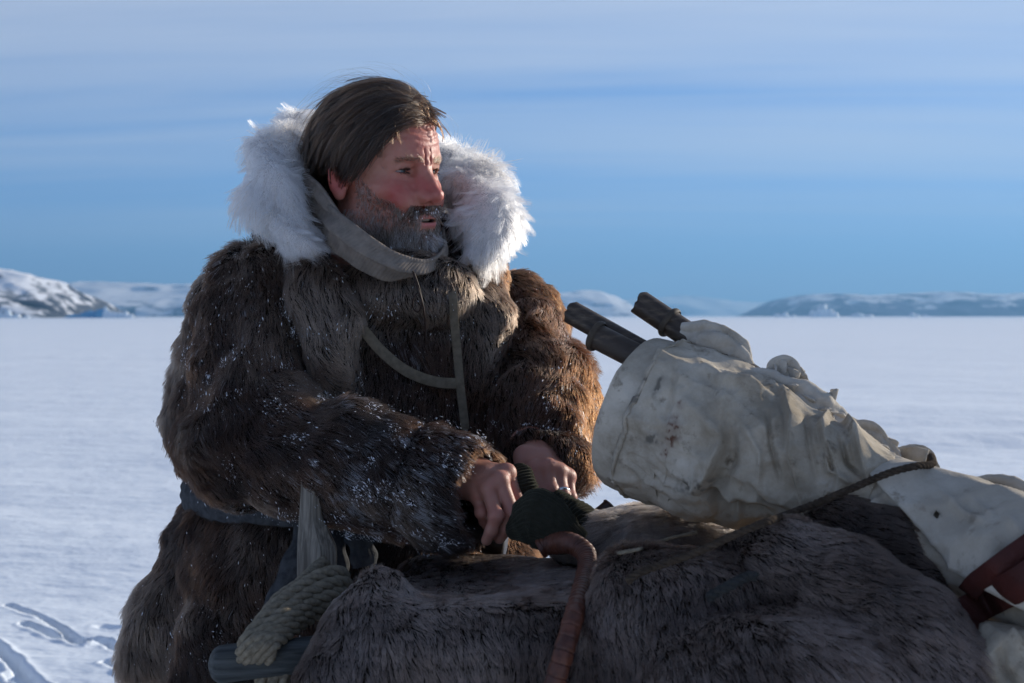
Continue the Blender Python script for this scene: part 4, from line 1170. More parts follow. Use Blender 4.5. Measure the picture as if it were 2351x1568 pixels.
# knitted sash round the waist with two hanging ends
SASH = simple_mat("grey_blue_knit", (0.075, 0.078, 0.082), 0.95, (90, 4), (700, 3, 0.7, 0.0012), (0.040, 0.042, 0.046), spec=0.05)
ang = np.linspace(0, 2 * np.pi, 72, endpoint=False)
ring_pts = []
wz = WAIST[2] - 0.012
for a in ang:
    dr = np.array([math.cos(a), math.sin(a), 0.0]); ts = np.linspace(0.05, 0.5, 200)
    c = np.array([WAIST[0], WAIST[1], wz + 0.016 * math.sin(a)])
    pts = c + ts[:, None] * dr; t_, s_, ra_, la_ = coat_parts(pts)
    f = smin(t_, s_, 0.035) + 0.022
    ring_pts.append(c + dr * (ts[np.argmax(f > 0)] + 0.016))
ring_pts = spline(ring_pts, 200, True)
def sash_band(path, w, th, closed):
    n = len(path)
    T = np.roll(path, -1, 0) - np.roll(path, 1, 0) if closed else np.gradient(path, axis=0)
    T = nrm(T); up = np.tile([0, 0, 1.0], (n, 1)) if closed else None
    return T, up
segs = 22; aa = np.linspace(0, 2 * np.pi, segs, endpoint=False)
T, up = sash_band(ring_pts, 0, 0, True); sd = np.cross(T, up)
wv = 0.021 + 0.004 * np.sin(np.linspace(0, 14, 200))
Vs = ring_pts[:, None] + up[:, None] * (wv[:, None] * np.cos(aa))[..., None] + sd[:, None] * ((0.009 + 0.0012 * np.cos(aa * 11)) * np.sin(aa))[..., None]
sash = mesh_obj("sash", Vs.reshape(-1, 3), wrap_faces(200, segs).astype(int), SASH, person)
def close_ring(n, seg):
    i = np.arange(n)[:, None]; i2 = ((i + 1) % n) * seg; i = i * seg; j = np.arange(seg)[None]; j2 = (j + 1) % seg
    return np.stack([i + j, i2 + j, i2 + j2, i + j2], -1).reshape(-1, 4)
bpy.data.objects.remove(sash); sash = mesh_obj("sash", Vs.reshape(-1, 3), close_ring(200, segs), SASH, person)
for pts, w in (([(735, 1165, 1.99), (752, 1205, 1.965), (762, 1260, 1.95), (768, 1330, 1.95)], 0.019), ([(800, 1190, 1.98), (822, 1230, 1.955), (832, 1262, 1.95), (838, 1300, 1.95)], 0.017), ([(712, 1190, 1.985), (690, 1260, 1.955), (655, 1340, 1.935), (625, 1420, 1.93)], 0.016)):
    p = spline(P3(*pts), 50)
    V, F = tube(p, w, 30, up=(1, 0, 0), flat=0.42, disp=lambda s, a: 0.0014 * np.cos(a * 10) + 0.002 * np.sin(s * 17))
    mesh_obj("sash_end", V, fix_tris(F), SASH, sash)

WEB = simple_mat("khaki_webbing", (0.175, 0.145, 0.105), 0.85, (120, 3), (1500, 2, 0.6, 0.0008), (0.12, 0.10, 0.072), spec=0.1)
def strap(name, uvs, width, off, parent, n=60, thick=0.0022, tilt=(0.0, 0.0)):
    pts = np.array([coat_hit(u, v, off if i else -0.02) for i, (u, v) in enumerate(uvs)]); pts[:, 1] = np.concatenate([pts[:1, 1], np.convolve(np.pad(pts[:, 1], 1, 'edge'), [0.25, 0.5, 0.25], 'valid')[1:]])
    p = spline(pts, n)
    T = nrm(np.gradient(p, axis=0)); view = nrm(np.array([0, 0.0, CAMZ]) - p)
    side = np.cross(T, view) + np.array([0, 1.0, 0]) * tilt[0]
    V, F = ribbon(p, side, width, thick)
    return mesh_obj(name, V, F, WEB, parent, smooth=False)
st = strap("chest_strap", [(800, 722), (835, 758), (870, 800), (915, 840), (960, 865), (1010, 878), (1058, 880)], 0.0155, 0.022, person)
strap("strap_end", [(1030, 640), (1038, 680), (1044, 740), (1050, 810), (1056, 880), (1062, 930), (1068, 985)], 0.0125, 0.028, st)
pts = P3((1068, 985, 2.03), (1076, 1060, 1.99), (1086, 1150, 1.965), (1090, 1225, 1.955), (1092, 1250, 1.95))
p = spline(pts, 40); V, F = ribbon(p, np.tile([1.0, 0.2, 0], (40, 1)), 0.0075, 0.0022)
mesh_obj("strap_tail", V, F, WEB, st, smooth=False)
THONG = simple_mat("dark_leather_thong", (0.030, 0.016, 0.011), 0.6, spec=0.3)
for i, uvs in enumerate(([(948, 622), (955, 650), (968, 690), (962, 715), (950, 710), (948, 690), (958, 672)], [(950, 625), (962, 660), (972, 705), (976, 745), (978, 790)])):
    p = spline(np.array([coat_hit(u, v, 0.030) for u, v in uvs]), 50)
    V, F = tube(p, 0.0013, 6); mesh_obj("tie_cord", V, fix_tris(F), THONG, person)

# finger ring on his left hand
a_, b_ = L_FING[2][0], L_FING[2][1]
c = b_ * 0.92 + a_ * 0.08; ax = nrm(b_ - a_); e1 = nrm(np.cross(ax, [0, 1, 0])); e2 = np.cross(ax, e1)
t = np.linspace(0, 2 * np.pi, 41)[:-1]
V = []
for dr_, dz_ in ((0.0104, -0.0022), (0.0114, -0.0016), (0.0114, 0.0016), (0.0104, 0.0022)):
    V.append(c + (np.cos(t)[:, None] * e1 + np.sin(t)[:, None] * e2) * dr_ + ax * dz_)
V = np.stack(V, 1).reshape(-1, 3)
mesh_obj("finger_ring", V, close_ring(40, 4), simple_mat("silver", (0.75, 0.74, 0.72), 0.25, metallic=1.0), person)

# fur trousers and boots below the hem
def trouser_sdf(P):
    d = None
    for s in (-1, 1):
        e = sd_chain(P, np.array([PELVIS + [0.11 * s - 0.03, -0.02, 0.05], PELVIS + [0.125 * s - 0.02, -0.02, -0.45], PELVIS + [0.13 * s - 0.02, 0, -0.70]]), [0.135, 0.105, 0.085], 0.03)
        d = e if d is None else smin(d, e, 0.02)
    return d + 0.012 * fbm(P, 8, 2, 0.5, 3)
tV, tF = iso(trouser_sdf, (-0.62, 2.0, 0.16), (0.10, 2.46, 1.18), 0.014, newton=1)
trousers = mesh_obj("trousers", tV, tF, HIDE_SKIN, person)
tp, tn = sample(tV, tF, 16000, rng, lambda c, n: facing(c, n) * (c[:, 2] < HEM_Z + 0.08))
S = strands(tp, tn, np.tile([0, 0, -1.0], (16000, 1)) + 0.3 * np.stack([vnoise(tp, 12, i) for i in range(3)], 1), 0.032, 5, 0.35, 0.7, 0.25, rng)
inv = clump(S, tp, 0.011, 0.6, 1.1, 25, 0.004, rng)
hair_obj("fur", S, 0.0004, 0.0001, np.array([0.016, 0.012, 0.010]) * rng.uniform(0.6, 1.6, (16000, 1)), FUR_MAT, trousers)
BOOT = simple_mat("sealskin_boot", (0.03, 0.022, 0.017), 0.7, (30, 3), None, (0.05, 0.04, 0.03))
for s in (-1, 1):
    f0 = PELVIS + [0.13 * s - 0.02, 0, -0.93]
    def boot(P, f0=f0):
        d = smin(sd_cone(P, f0 + [0, 0, 0.30], f0 + [0, 0.01, 0.02], 0.075, 0.055), sd_cone(P, f0 + [0, 0.03, 0.0], f0 + [0.02, -0.15, -0.005], 0.045, 0.042), 0.05)
        return smax(d, -(P[:, 2] - 0.008), 0.01)
    V, F = iso(boot, f0 + [-0.13, -0.26, -0.08], f0 + [0.14, 0.14, 0.42], 0.012, newton=1)
    mesh_obj("boot", V, F, BOOT, person)
# ------------------------------------------------------------------ the sled: frame, lashing, load boxes
def box_mesh(c, half, R=None, bevel=0.004):
    c = np.asarray(c, float); h = np.asarray(half, float)
    V = []; 
    for sx in (-1, 1):
        for sy in (-1, 1):
            for sz in (-1, 1):
                for ax in range(3):
                    p = np.array([sx, sy, sz]) * (h - bevel); p[ax] = [sx, sy, sz][ax] * h[ax]; V.append(p)
    V = np.array(V)
    import bmesh
    bm = bmesh.new()
    for v in V: bm.verts.new(v)
    bmesh.ops.convex_hull(bm, input=bm.verts)
    bm.verts.ensure_lookup_table(); bm.verts.index_update()
    Vo = np.array([v.co[:] for v in bm.verts]); Fo = [[v.index for v in f.verts] for f in bm.faces]; bm.free()
    if R is not None: Vo = Vo @ np.asarray(R).T
    return Vo + c, Fo
def wood_mat(name, a, b, axis=(1, 1, 1), rough=0.75):
    m = simple_mat(name, a, rough, (1.0, 5), (1.0, 5, 0.5, 0.002), b, spec=0.2, stretch=axis, lo=0.35, hi=0.62)
    return m
WOOD_V = wood_mat("grey_ash_upright", (0.30, 0.265, 0.215), (0.12, 0.105, 0.085), (260, 260, 6))
WOOD_H = wood_mat("dark_weathered_beam", (0.085, 0.092, 0.090), (0.038, 0.042, 0.042), (6, 120, 170))
sled = empty("dog_sled", (0.1, 1.75, 0.0))
prop(sled, "wooden dog sled with grey upright and rope-lashed beam under the fur hides", "sled")
def local(V, o=sled): return np.asarray(V) - np.array(o.location)
# upright: tapering plank with a corner turned to the lens, thick at the foot
prof = [(1085, 716, 46, 34), (1125, 716, 46, 36), (1180, 714, 49, 40), (1230, 722, 70, 50), (1262, 728, 84, 56), (1310, 728, 84, 58), (1400, 726, 84, 58)]
Yp = 1.86; rings = []
for v, uc, wpx, dpx in prof:
    s = K * Yp; w = wpx * s / 2; dpt = dpx * s / 2; c = D(uc, v, Yp + 0.012)
    # right hand edge steps back so the plank shows a second, shaded face
    xs = [(-w, -dpt), (w * 0.28, -dpt * 1.05), (w * 0.42, -dpt * 0.85), (w, -dpt * 0.1), (w, dpt), (-w, dpt)]
    rings.append([c + [x, y, 0] for x, y in xs])
R_ = np.array(rings); R_ = np.stack([spline(R_[:, i], 60) for i in range(6)], 1)
n = len(R_); i = np.arange(n - 1)[:, None] * 6; j = np.arange(6)[None]; j2 = (j + 1) % 6
F = np.stack([i + j, i + j2, i + 6 + j2, i + 6 + j], -1).reshape(-1, 4).tolist() + [[5, 4, 3, 2, 1, 0], [(n - 1) * 6 + q for q in range(6)]]
o = mesh_obj("upright", local(R_.reshape(-1, 3)), F, WOOD_V, sled, smooth=False)
# beam with a rounded end
bp_ = spline(P3((478, 1528, 1.66), (500, 1526, 1.662), (560, 1518, 1.665), (660, 1508, 1.67), (900, 1480, 1.70)), 80)
s_ = np.linspace(0, 1, 80)
T, N, B = frames(bp_)
rings = []
for k in range(80):
    px = min(1.0, math.sqrt(max(1 - (1 - min(s_[k] / 0.075, 1)) ** 2, 0.02)))
    hh = (40 - 4 * s_[k]) * K * 1.66 * px; ww = 0.022 * px
    a = np.linspace(0, 2 * np.pi, 24, endpoint=False)
    ca, sa = np.cos(a), np.sin(a); e = 4.0
    rr_ = (np.abs(ca) ** e + np.abs(sa) ** e) ** (-1 / e)
    rings.append(bp_[k] + N[k] * (hh * rr_ * ca)[:, None] + B[k] * (ww * rr_ * sa)[:, None])
V = np.array(rings).reshape(-1, 3); i = np.arange(79)[:, None] * 24; j = np.arange(24)[None]; j2 = (j + 1) % 24
F = np.stack([i + j, i + j2, i + 24 + j2, i + 24 + j], -1).reshape(-1, 4).tolist() + [list(range(24))[::-1], [79 * 24 + q for q in range(24)]]
mesh_obj("beam", local(V), F, WOOD_H, sled)
HEMP = simple_mat("hemp_rope", (0.30, 0.255, 0.185), 0.95, (160, 4), (700, 4, 0.8, 0.002), (0.19, 0.16, 0.115), spec=0.05)
lash = None
turns = [([(792, 1322, 1.80), (770, 1312, 1.775), (720, 1328, 1.745), (640, 1385, 1.690), (585, 1445, 1.645), (560, 1480, 1.625), (556, 1510, 1.640)], 0),
         ([(800, 1340, 1.80), (772, 1336, 1.765), (716, 1356, 1.730), (650, 1405, 1.680), (600, 1452, 1.640), (575, 1484, 1.622), (570, 1515, 1.640)], 1),
         ([(800, 1362, 1.79), (768, 1362, 1.757), (716, 1382, 1.722), (660, 1420, 1.675), (615, 1458, 1.640), (590, 1482, 1.622), (585, 1515, 1.640)], 2),
         ([(790, 1385, 1.78), (756, 1386, 1.752), (712, 1404, 1.720), (666, 1436, 1.675), (630, 1462, 1.642), (606, 1482, 1.625), (600, 1515, 1.640)], 3),
         ([(770, 1408, 1.77), (738, 1408, 1.748), (704, 1424, 1.720), (668, 1450, 1.680), (640, 1470, 1.645), (622, 1486, 1.628), (616, 1515, 1.640)], 4),
         ([(745, 1290, 1.84), (720, 1310, 1.80), (690, 1340, 1.76), (640, 1375, 1.715), (600, 1425, 1.680), (566, 1470, 1.66), (556, 1500, 1.66)], 5)]
for pts, sd_ in turns:
    V, F = rope_mesh(spline(P3(*pts), 60), 0.0084, 0.056)
    mesh_obj("lashing", local(V), fix_tris(F), HEMP, sled)
for u0, u1 in ((604, 596), (632, 626), (655, 660)):
    V, F = rope_mesh(spline(P3((u0, 1535, 1.66), (u0 - 4, 1570, 1.655), (u1, 1660, 1.65)), 30), 0.0085, 0.056)
    mesh_obj("lashing", local(V), fix_tris(F), HEMP, sled)
# the rest of the frame, under the load
WOOD_D = wood_mat("sled_wood", (0.17, 0.14, 0.10), (0.10, 0.08, 0.06), (5, 90, 90))
for y in (1.52, 2.0):
    pr = spline([(-0.55, y, 0.05), (0.2, y, 0.045), (1.2, y, 0.05), (1.55, y, 0.12), (1.75, y, 0.28)], 40)
    V, F = ribbon(pr, np.tile([0, 0, 1.0], (40, 1)) + [0.0, 0, 0], 0.09, 0.04); mesh_obj("runner", local(V + [0, 0, 0.0]), F, WOOD_D, sled)
for k, x in enumerate(np.linspace(-0.35, 1.35, 9)):
    V, F = box_mesh((x, 1.76, 0.115), (0.05, 0.30, 0.012)); mesh_obj("slat", local(V), F, WOOD_D, sled, smooth=False)
# ------------------------------------------------------------------ fur hides over the load
def hide_a(P):
    q = P - np.array([-0.020, 1.75, 0.595]); b = np.array([0.150, 0.195, 0.460]); r = 0.055
    e = np.abs(q) - (b - r)
    d = np.linalg.norm(np.maximum(e, 0), axis=1) + np.minimum(e.max(1), 0) - r
    d = smin(d, sd_chain(P, P3((870, 1360, 1.66), (815, 1460, 1.62), (785, 1580, 1.59), (770, 1800, 1.58)), [0.024, 0.034, 0.046, 0.05], 0.04), 0.05)
    d = smax(d, -sd_chain(P, P3((852, 1400, 1.53), (822, 1500, 1.51), (815, 1700, 1.50)), [0.010, 0.016, 0.02], 0.02), 0.03)
    return d + 0.016 * fbm(P, 6, 2, 0.5, 7)
def hide_b(P):
    q = P - np.array([0.335, 1.72, 0.595]); b = np.array([0.285, 0.175, 0.460]); r = 0.09
    e = np.abs(q) - (b - r)
    d = np.linalg.norm(np.maximum(e, 0), axis=1) + np.minimum(e.max(1), 0) - r
    d = smin(d, sd_ell(P, D(1580, 1345, 1.58), (0.090, 0.085, 0.042)), 0.04)
    d = smin(d, sd_chain(P, P3((1440, 1350, 1.60), (1430, 1450, 1.56), (1410, 1640, 1.54)), [0.035, 0.04, 0.045], 0.03), 0.05)
    d = smin(d, sd_chain(P, P3((1560, 1400, 1.56), (1540, 1500, 1.51), (1530, 1700, 1.49)), [0.03, 0.035, 0.04], 0.03), 0.045)
    d = smin(d, sd_ell(P, D(1800, 1575, 1.48), (0.155, 0.100, 0.080)), 0.012)                                   # plump fold in front
    d = smin(d, sd_chain(P, P3((1690, 1268, 1.585), (1800, 1290, 1.545), (1950, 1345, 1.505), (2100, 1425, 1.465), (2190, 1540, 1.44)), [0.024, 0.038, 0.044, 0.044, 0.04], 0.03), 0.012)
    d = smin(d, sd_chain(P, P3((1840, 1240, 1.63), (1930, 1222, 1.61), (2040, 1255, 1.575), (2130, 1330, 1.54)), [0.022, 0.036, 0.038, 0.03], 0.03), 0.010)
    d = smin(d, sd_chain(P, P3((2080, 1500, 1.47), (2150, 1650, 1.44)), [0.05, 0.06], 0.03), 0.03)
    d = smax(d, -sd_chain(P, P3((1640, 1375, 1.50), (1760, 1365, 1.47), (1900, 1400, 1.43)), [0.008, 0.016, 0.012], 0.02), 0.03)
    return d + 0.014 * fbm(P, 6, 2, 0.5, 17)
def hide_c(P):
    d = sd_ell(P, D(1480, 1262, 1.87), (0.125, 0.075, 0.056))
    d = smin(d, sd_ell(P, D(1600, 1265, 1.84), (0.10, 0.08, 0.050)), 0.04)
    return d + 0.010 * fbm(P, 10, 3, 0.5, 27)
def hide(name, label, f, lo, hi, count, dirf, colf, length, seed, lift=0.42, rad=0.00030, cell=0.009):
    rg = np.random.default_rng(seed)
    V, F = iso(f, lo, hi, 0.0085, newton=1)
    o = mesh_obj(name, V, F, HIDE_SKIN); prop(o, label, "fur hide", "hides over the sled load")
    p, nn = sample(V, F, count, rg, lambda c, n: facing(c, n, 0.03) * np.where(c[:, 2] < 0.90, 0.012, 1.0) * np.where(n[:, 2] < -0.5, 0.05, 1))
    dr = dirf(p) + 0.55 * np.stack([fbm(p, 9, 2, 0.5, seed + 40 + i) for i in range(3)], 1)
    tf = sstep(0.1, 0.5, fbm(p, 11, 2, 0.5, seed + 3))
    S = strands(p, nn, dr, length * (0.85 + 0.4 * tf), 6, lift + 0.3 * tf, 0.7, 0.28, rg)
    inv = clump(S, p, cell, 0.42, 1.2, seed + 5, 0.0018, rg); clump(S, p, cell * 3, 0.20, 1.3, seed + 6, 0.005, rg)
    c = colf(p) * rg.uniform(0.72, 1.3, inv.max() + 1)[inv][:, None] * rg.uniform(0.75, 1.25, (count, 1))
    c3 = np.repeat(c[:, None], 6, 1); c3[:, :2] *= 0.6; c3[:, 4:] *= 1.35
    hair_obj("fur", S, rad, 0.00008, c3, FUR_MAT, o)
    return o, V, F
def mixc(a, b, m): m = np.clip(m, 0, 1)[:, None]; return np.array(a) * (1 - m) + np.array(b) * m
hide("fur_hide", "taupe brown fur hide hanging over the load in front of the man's hands", hide_a, (-0.33, 1.44, 0.10), (0.16, 1.98, 1.16), 105000,
     lambda p: np.stack([0.35 + 0 * p[:, 0], np.full(len(p), -0.35), np.full(len(p), -1.0)], 1) * np.where(p[:, 2:3] > 1.07, [[1, 1, 0.2]], [[1, 1, 1]]),
     lambda p: mixc((0.024, 0.0145, 0.0108), (0.165, 0.116, 0.094), 0.42 + 1.2 * fbm(p, 7, 3, 0.5, 63) - 0.7 * sstep(-0.17, -0.22, p[:, 0])), 0.0135, 301, 0.26)
hb, hbV, hbF = hide("fur_hide", "plump grey-brown fur hide with deep folds under the canvas bundle", hide_b, (0.02, 1.32, 0.10), (0.66, 1.93, 1.20), 135000,
     lambda p: nrm(np.stack([(p[:, 0] - 0.22) * 1.6 + 0.15, np.full(len(p), -0.35), 0.9 * (p[:, 2] - 1.06) * 3 - 0.30], 1)),
     lambda p: mixc((0.028, 0.0170, 0.0125), (0.185, 0.130, 0.106), 0.48 + 1.1 * fbm(p, 6.5, 3, 0.5, 73)), 0.0175, 302, 0.34, 0.00030, 0.0075)
hide("fur_hide", "small pale strip of fur hide behind, lit at the foot of the canvas bundle", hide_c, (0.0, 1.74, 1.03), (0.40, 1.99, 1.16), 26000,
     lambda p: np.tile([-0.5, -0.3, 0.25], (len(p), 1)), lambda p: mixc((0.05, 0.036, 0.028), (0.13, 0.10, 0.08), 0.5 + fbm(p, 9, 2, 0.5, 83)), 0.022, 303)
# ------------------------------------------------------------------ canvas bundle, poles, ropes, belts, whip, knitwear, cases
def canvas_mat(name, base, stain, dark):
    m, N, L, b = new_mat(name)
    b.inputs['Roughness'].default_value = 0.9; b.inputs['Specular IOR Level'].default_value = 0.1
    tc = N.new('ShaderNodeTexCoord')
    def nz(scale, detail, lo, hi, rough=0.6, off=0):
        n = N.new('ShaderNodeTexNoise'); n.inputs['Scale'].default_value = scale; n.inputs['Detail'].default_value = detail; n.inputs['Roughness'].default_value = rough
        mp = N.new('ShaderNodeMapping'); mp.inputs['Location'].default_value = (off, off, off); L.new(tc.outputs['Object'], mp.inputs[0]); L.new(mp.outputs[0], n.inputs['Vector'])
        r = N.new('ShaderNodeMapRange'); r.inputs['From Min'].default_value = lo; r.inputs['From Max'].default_value = hi; L.new(n.outputs['Fac'], r.inputs['Value']); return r.outputs[0], n.outputs['Fac']
    def mix(f, a, bcol):
        x = N.new('ShaderNodeMix'); x.data_type = 'RGBA'; L.new(f, x.inputs[0])
        if isinstance(a, tuple): x.inputs[6].default_value = (*a, 1)
        else: L.new(a, x.inputs[6])
        x.inputs[7].default_value = (*bcol, 1); return x.outputs[2]
    f1, _ = nz(9, 8, 0.36, 0.62, 0.7, 1.3)
    f2, _ = nz(38, 6, 0.57, 0.72, 0.65, 4.1)
    f3, _ = nz(4, 3, 0.38, 0.66, 0.5, 7.7)
    c = mix(f3, base, stain); c = mix(f1, c, tuple(0.55 * s + 0.45 * d for s, d in zip(stain, dark))); c = mix(f2, c, dark)
    a = N.new('ShaderNodeAttribute'); a.attribute_name = 'blood'
    c = mix(a.outputs['Fac'], c, (0.10, 0.032, 0.018))
    a2 = N.new('ShaderNodeAttribute'); a2.attribute_name = 'smudge'
    c = mix(a2.outputs['Fac'], c, (0.10, 0.09, 0.075))
    L.new(c, b.inputs['Base Color'])
    _, g = nz(1300, 2, 0, 1); _, g2 = nz(60, 5, 0, 1)
    b1 = N.new('ShaderNodeBump'); b1.inputs['Strength'].default_value = 0.25; b1.inputs['Distance'].default_value = 0.0006; L.new(g, b1.inputs['Height'])
    b2 = N.new('ShaderNodeBump'); b2.inputs['Strength'].default_value = 0.5; b2.inputs['Distance'].default_value = 0.004; L.new(g2, b2.inputs['Height']); L.new(b1.outputs[0], b2.inputs['Normal'])
    L.new(b2.outputs[0], b.inputs['Normal'])
    return m
CANVAS = canvas_mat("stained_canvas", (0.62, 0.555, 0.455), (0.42, 0.360, 0.270), (0.17, 0.135, 0.095))
CANVAS_W = canvas_mat("pale_canvas", (0.62, 0.57, 0.485), (0.50, 0.45, 0.37), (0.25, 0.21, 0.16))
bundle = empty("canvas_bundle", D(1800, 1240, 1.66))
prop(bundle, "stained off-white canvas tent bundle, thick at the pole end, roped on the hides", "bundle")
BO = np.array(bundle.location)
def seg_dist(uv, line):
    """signed distance (px) to a polyline: positive on its right as it runs, and position along it"""
    line = np.asarray(line, float); best = np.full(len(uv), 1e9); sg = np.zeros(len(uv)); al = np.zeros(len(uv))
    L = np.concatenate([[0], np.cumsum(np.linalg.norm(np.diff(line, axis=0), axis=1))])
    for i in range(len(line) - 1):
        a, b = line[i], line[i + 1]; ba = b - a; h = np.clip(((uv - a) @ ba) / (ba @ ba), 0, 1); q = uv - a - h[:, None] * ba
        d = np.linalg.norm(q, axis=1); m = d < best; best[m] = d[m]
        s = np.sign(ba[0] * (uv[:, 1] - a[1]) - ba[1] * (uv[:, 0] - a[0])); sg[m] = s[m]; al[m] = ((L[i] + h * (L[i + 1] - L[i])) / L[-1])[m]
    return best * sg, al
def fold(uv, line, w, amp, kind='ridge'):
    d, al = seg_dist(uv, line); e = np.sin(np.pi * np.clip(al, 0.02, 0.98)) ** 0.5
    if kind == 'ridge': return amp * e * np.exp(-(d / w) ** 2)
    # an overlapping pleat: slow rise on one side, sharp drop on the other
    return amp * e * np.where(d < 0, np.exp(-(np.abs(d) / (w * 2.6)) ** 1.3), np.exp(-(np.abs(d) / (w * 0.35)) ** 2))
def canvas_tube(name, pts, radii, n, m, folds, seed, mat, amp=1.0, ex=None, bulk=0.004, ribs=None, up=(0, 0, 1), flat=1.0, blood=None, smudge=None, parent=None, org=None):
    path = spline(P3(*pts), n); s = np.linspace(0, 1, n)
    R = np.interp(s, np.linspace(0, 1, len(radii)) if np.ndim(radii[0]) == 0 else [r[0] for r in radii], radii if np.ndim(radii[0]) == 0 else [r[1] for r in radii])
    V, F = tube(path, R, m, up, flat, cap=False)
    N = vert_normals(V, F); T, Nn, B = frames(path, up); cen = np.repeat(path, m, 0); N *= np.sign((N * (V - cen)).sum(1, keepdims=True) + 1e-9)
    uv = PROJ(V)
    fade = np.repeat(np.clip(R / 0.03, 0, 1), m)
    Vw = V + 0.02 * np.stack([vnoise(V, 6, seed + 20 + i) for i in range(3)], 1)
    ax_ = nrm(path[-1] - path[0]); along = (Vw @ ax_)[:, None] * ax_
    Va = Vw - 0.55 * along; Vb = Vw @ rotm('y', 40) * [0.45, 1, 1]; Vc = Vw @ rotm('y', -35) * [0.5, 1, 1]
    disp = amp * (0.0035 * fbm(V, 5, 2, 0.45, seed) - 0.0065 * np.abs(vnoise(Va, 13, seed + 8)) ** 0.7 - 0.0060 * np.abs(vnoise(Vb, 15, seed + 12)) ** 0.7 - 0.0040 * np.abs(vnoise(Vc, 24, seed + 16)) ** 0.9 - 0.0016 * np.abs(vnoise(Vw, 55, seed + 18)))
    if ribs is not None:
        sa_ = np.repeat(np.linspace(0, 1, n), m); aa_ = np.tile(np.linspace(0, 2 * np.pi, m, endpoint=False), n)
        disp = disp + ribs * (np.abs(np.sin(aa_ * 1.5 + sa_ * 3.0 + 0.8 * vnoise(V, 30, seed))) - 0.6)
    front = sstep(0.25, -0.15, N[:, 1])
    for line, w, a, kind in folds: disp = disp + 1.35 * front * fold(uv, line, w, a, kind)
    V = V + N * (disp * fade)[:, None]
    if ex is not None:
        sx = np.linspace(0, 1, n)[:, None] * np.ones(m); eu = 1 + (ex[0] - 1) * (0.4 + 1.2 * sx); ev = 1 + (ex[1] - 1) * (0.35 + 1.3 * sx)
        V = crumple(V.reshape(n, m, 3), eu, ev, 90, -0.003 - 0.25 * bulk, bulk, True, seed, 0.22).reshape(-1, 3)
    cols = {'blood': np.zeros(len(V)), 'smudge': np.zeros(len(V))}
    if blood is not None:
        cols['blood'] = np.clip(sum(np.exp(-(((uv[:, 0] - a) / w1) ** 2 + ((uv[:, 1] - b) / w2) ** 2)) for a, b, w1, w2 in blood) * front * (0.3 + 1.3 * sstep(0.0, 0.3, fbm(V, 150, 3, 0.6, 2))), 0, 0.9)
    if smudge is not None:
        cols['smudge'] = np.clip(sum(np.exp(-(((uv[:, 0] - a + 0.35 * (uv[:, 1] - b)) / w1) ** 2 + ((uv[:, 1] - b) / w2) ** 2)) for a, b, w1, w2 in smudge) * front * (0.2 + 1.2 * sstep(-0.1, 0.3, fbm(V, 130, 3, 0.6, 5))), 0, 0.8)
    o = mesh_obj(name, V - (BO if org is None else org), F, mat, parent or bundle, colors=cols)
    if n < 100:
        sb = o.modifiers.new('smooth', 'SUBSURF'); sb.levels = 1; sb.render_levels = 1
    so = o.modifiers.new('thickness', 'SOLIDIFY'); so.thickness = 0.0024; so.offset = -1
    return o
main_folds = [([(1436, 1054), (1504, 1131), (1545, 1151)], 6, -0.0050, 'ridge'), ([(1488, 1058), (1521, 1107), (1581, 1147)], 6, -0.0050, 'ridge'), ([(1504, 1115), (1577, 1139), (1617, 1203)], 7, -0.0055, 'ridge'),
              ([(1581, 1080), (1589, 1147), (1625, 1210)], 8, 0.0085, 'ridge'), ([(1613, 1143), (1666, 1167), (1690, 1224)], 8, 0.0080, 'ridge'), ([(1640, 1165), (1658, 1190), (1668, 1215)], 12, -0.0120, 'ridge'),
              ([(1652, 1010), (1612, 1105), (1590, 1128)], 8, 0.0070, 'ridge'), ([(1640, 862), (1726, 877), (1790, 892)], 8, 0.0070, 'ridge'), ([(1700, 960), (1740, 1040), (1735, 1130)], 8, 0.0050, 'ridge'), ([(1760, 930), (1770, 1020), (1790, 1110)], 7, -0.0060, 'ridge'),
              ([(1700, 1110), (1750, 1170), (1830, 1210)], 7, -0.0055, 'ridge'), ([(1555, 820), (1540, 900), (1525, 960)], 6, -0.0030, 'ridge'), ([(1470, 800), (1455, 880)], 5, -0.0030, 'ridge'), ([(1890, 1030), (1905, 1080), (1955, 1110)], 7, 0.0080, 'ridge'), ([(1930, 1000), (1945, 1060), (1985, 1100)], 6, -0.0090, 'ridge'),
              ([(1560, 900), (1650, 1000), (1609, 1095), (1572, 1130)], 16, 0.006, 'ridge'), ([(1675, 960), (1662, 1060), (1625, 1150), (1640, 1230)], 20, -0.014, 'ridge'),
              ([(1600, 1150), (1660, 1185), (1760, 1215)], 14, -0.012, 'ridge'), ([(1430, 1090), (1480, 1150), (1560, 1195)], 9, -0.006, 'ridge'), ([(1480, 1080), (1530, 1130), (1600, 1160)], 8, -0.005, 'ridge'),
              ([(1610, 820), (1665, 865), (1760, 895)], 14, 0.009, 'ridge'), ([(1665, 865), (1650, 960)], 12, 0.005, 'ridge'),
              ([(1800, 880), (1814, 952), (1811, 1045), (1843, 1166), (1850, 1230)], 16, 0.012, 'pleat'),
              ([(1905, 930), (1885, 965), (1891, 1005), (1927, 1090), (1915, 1140)], 14, 0.014, 'pleat'), ([(1925, 890), (1952, 969), (1972, 1037), (2000, 1120)], 13, 0.014, 'pleat'), ([(1850, 930), (1860, 1010), (1875, 1120)], 10, -0.006, 'ridge')]
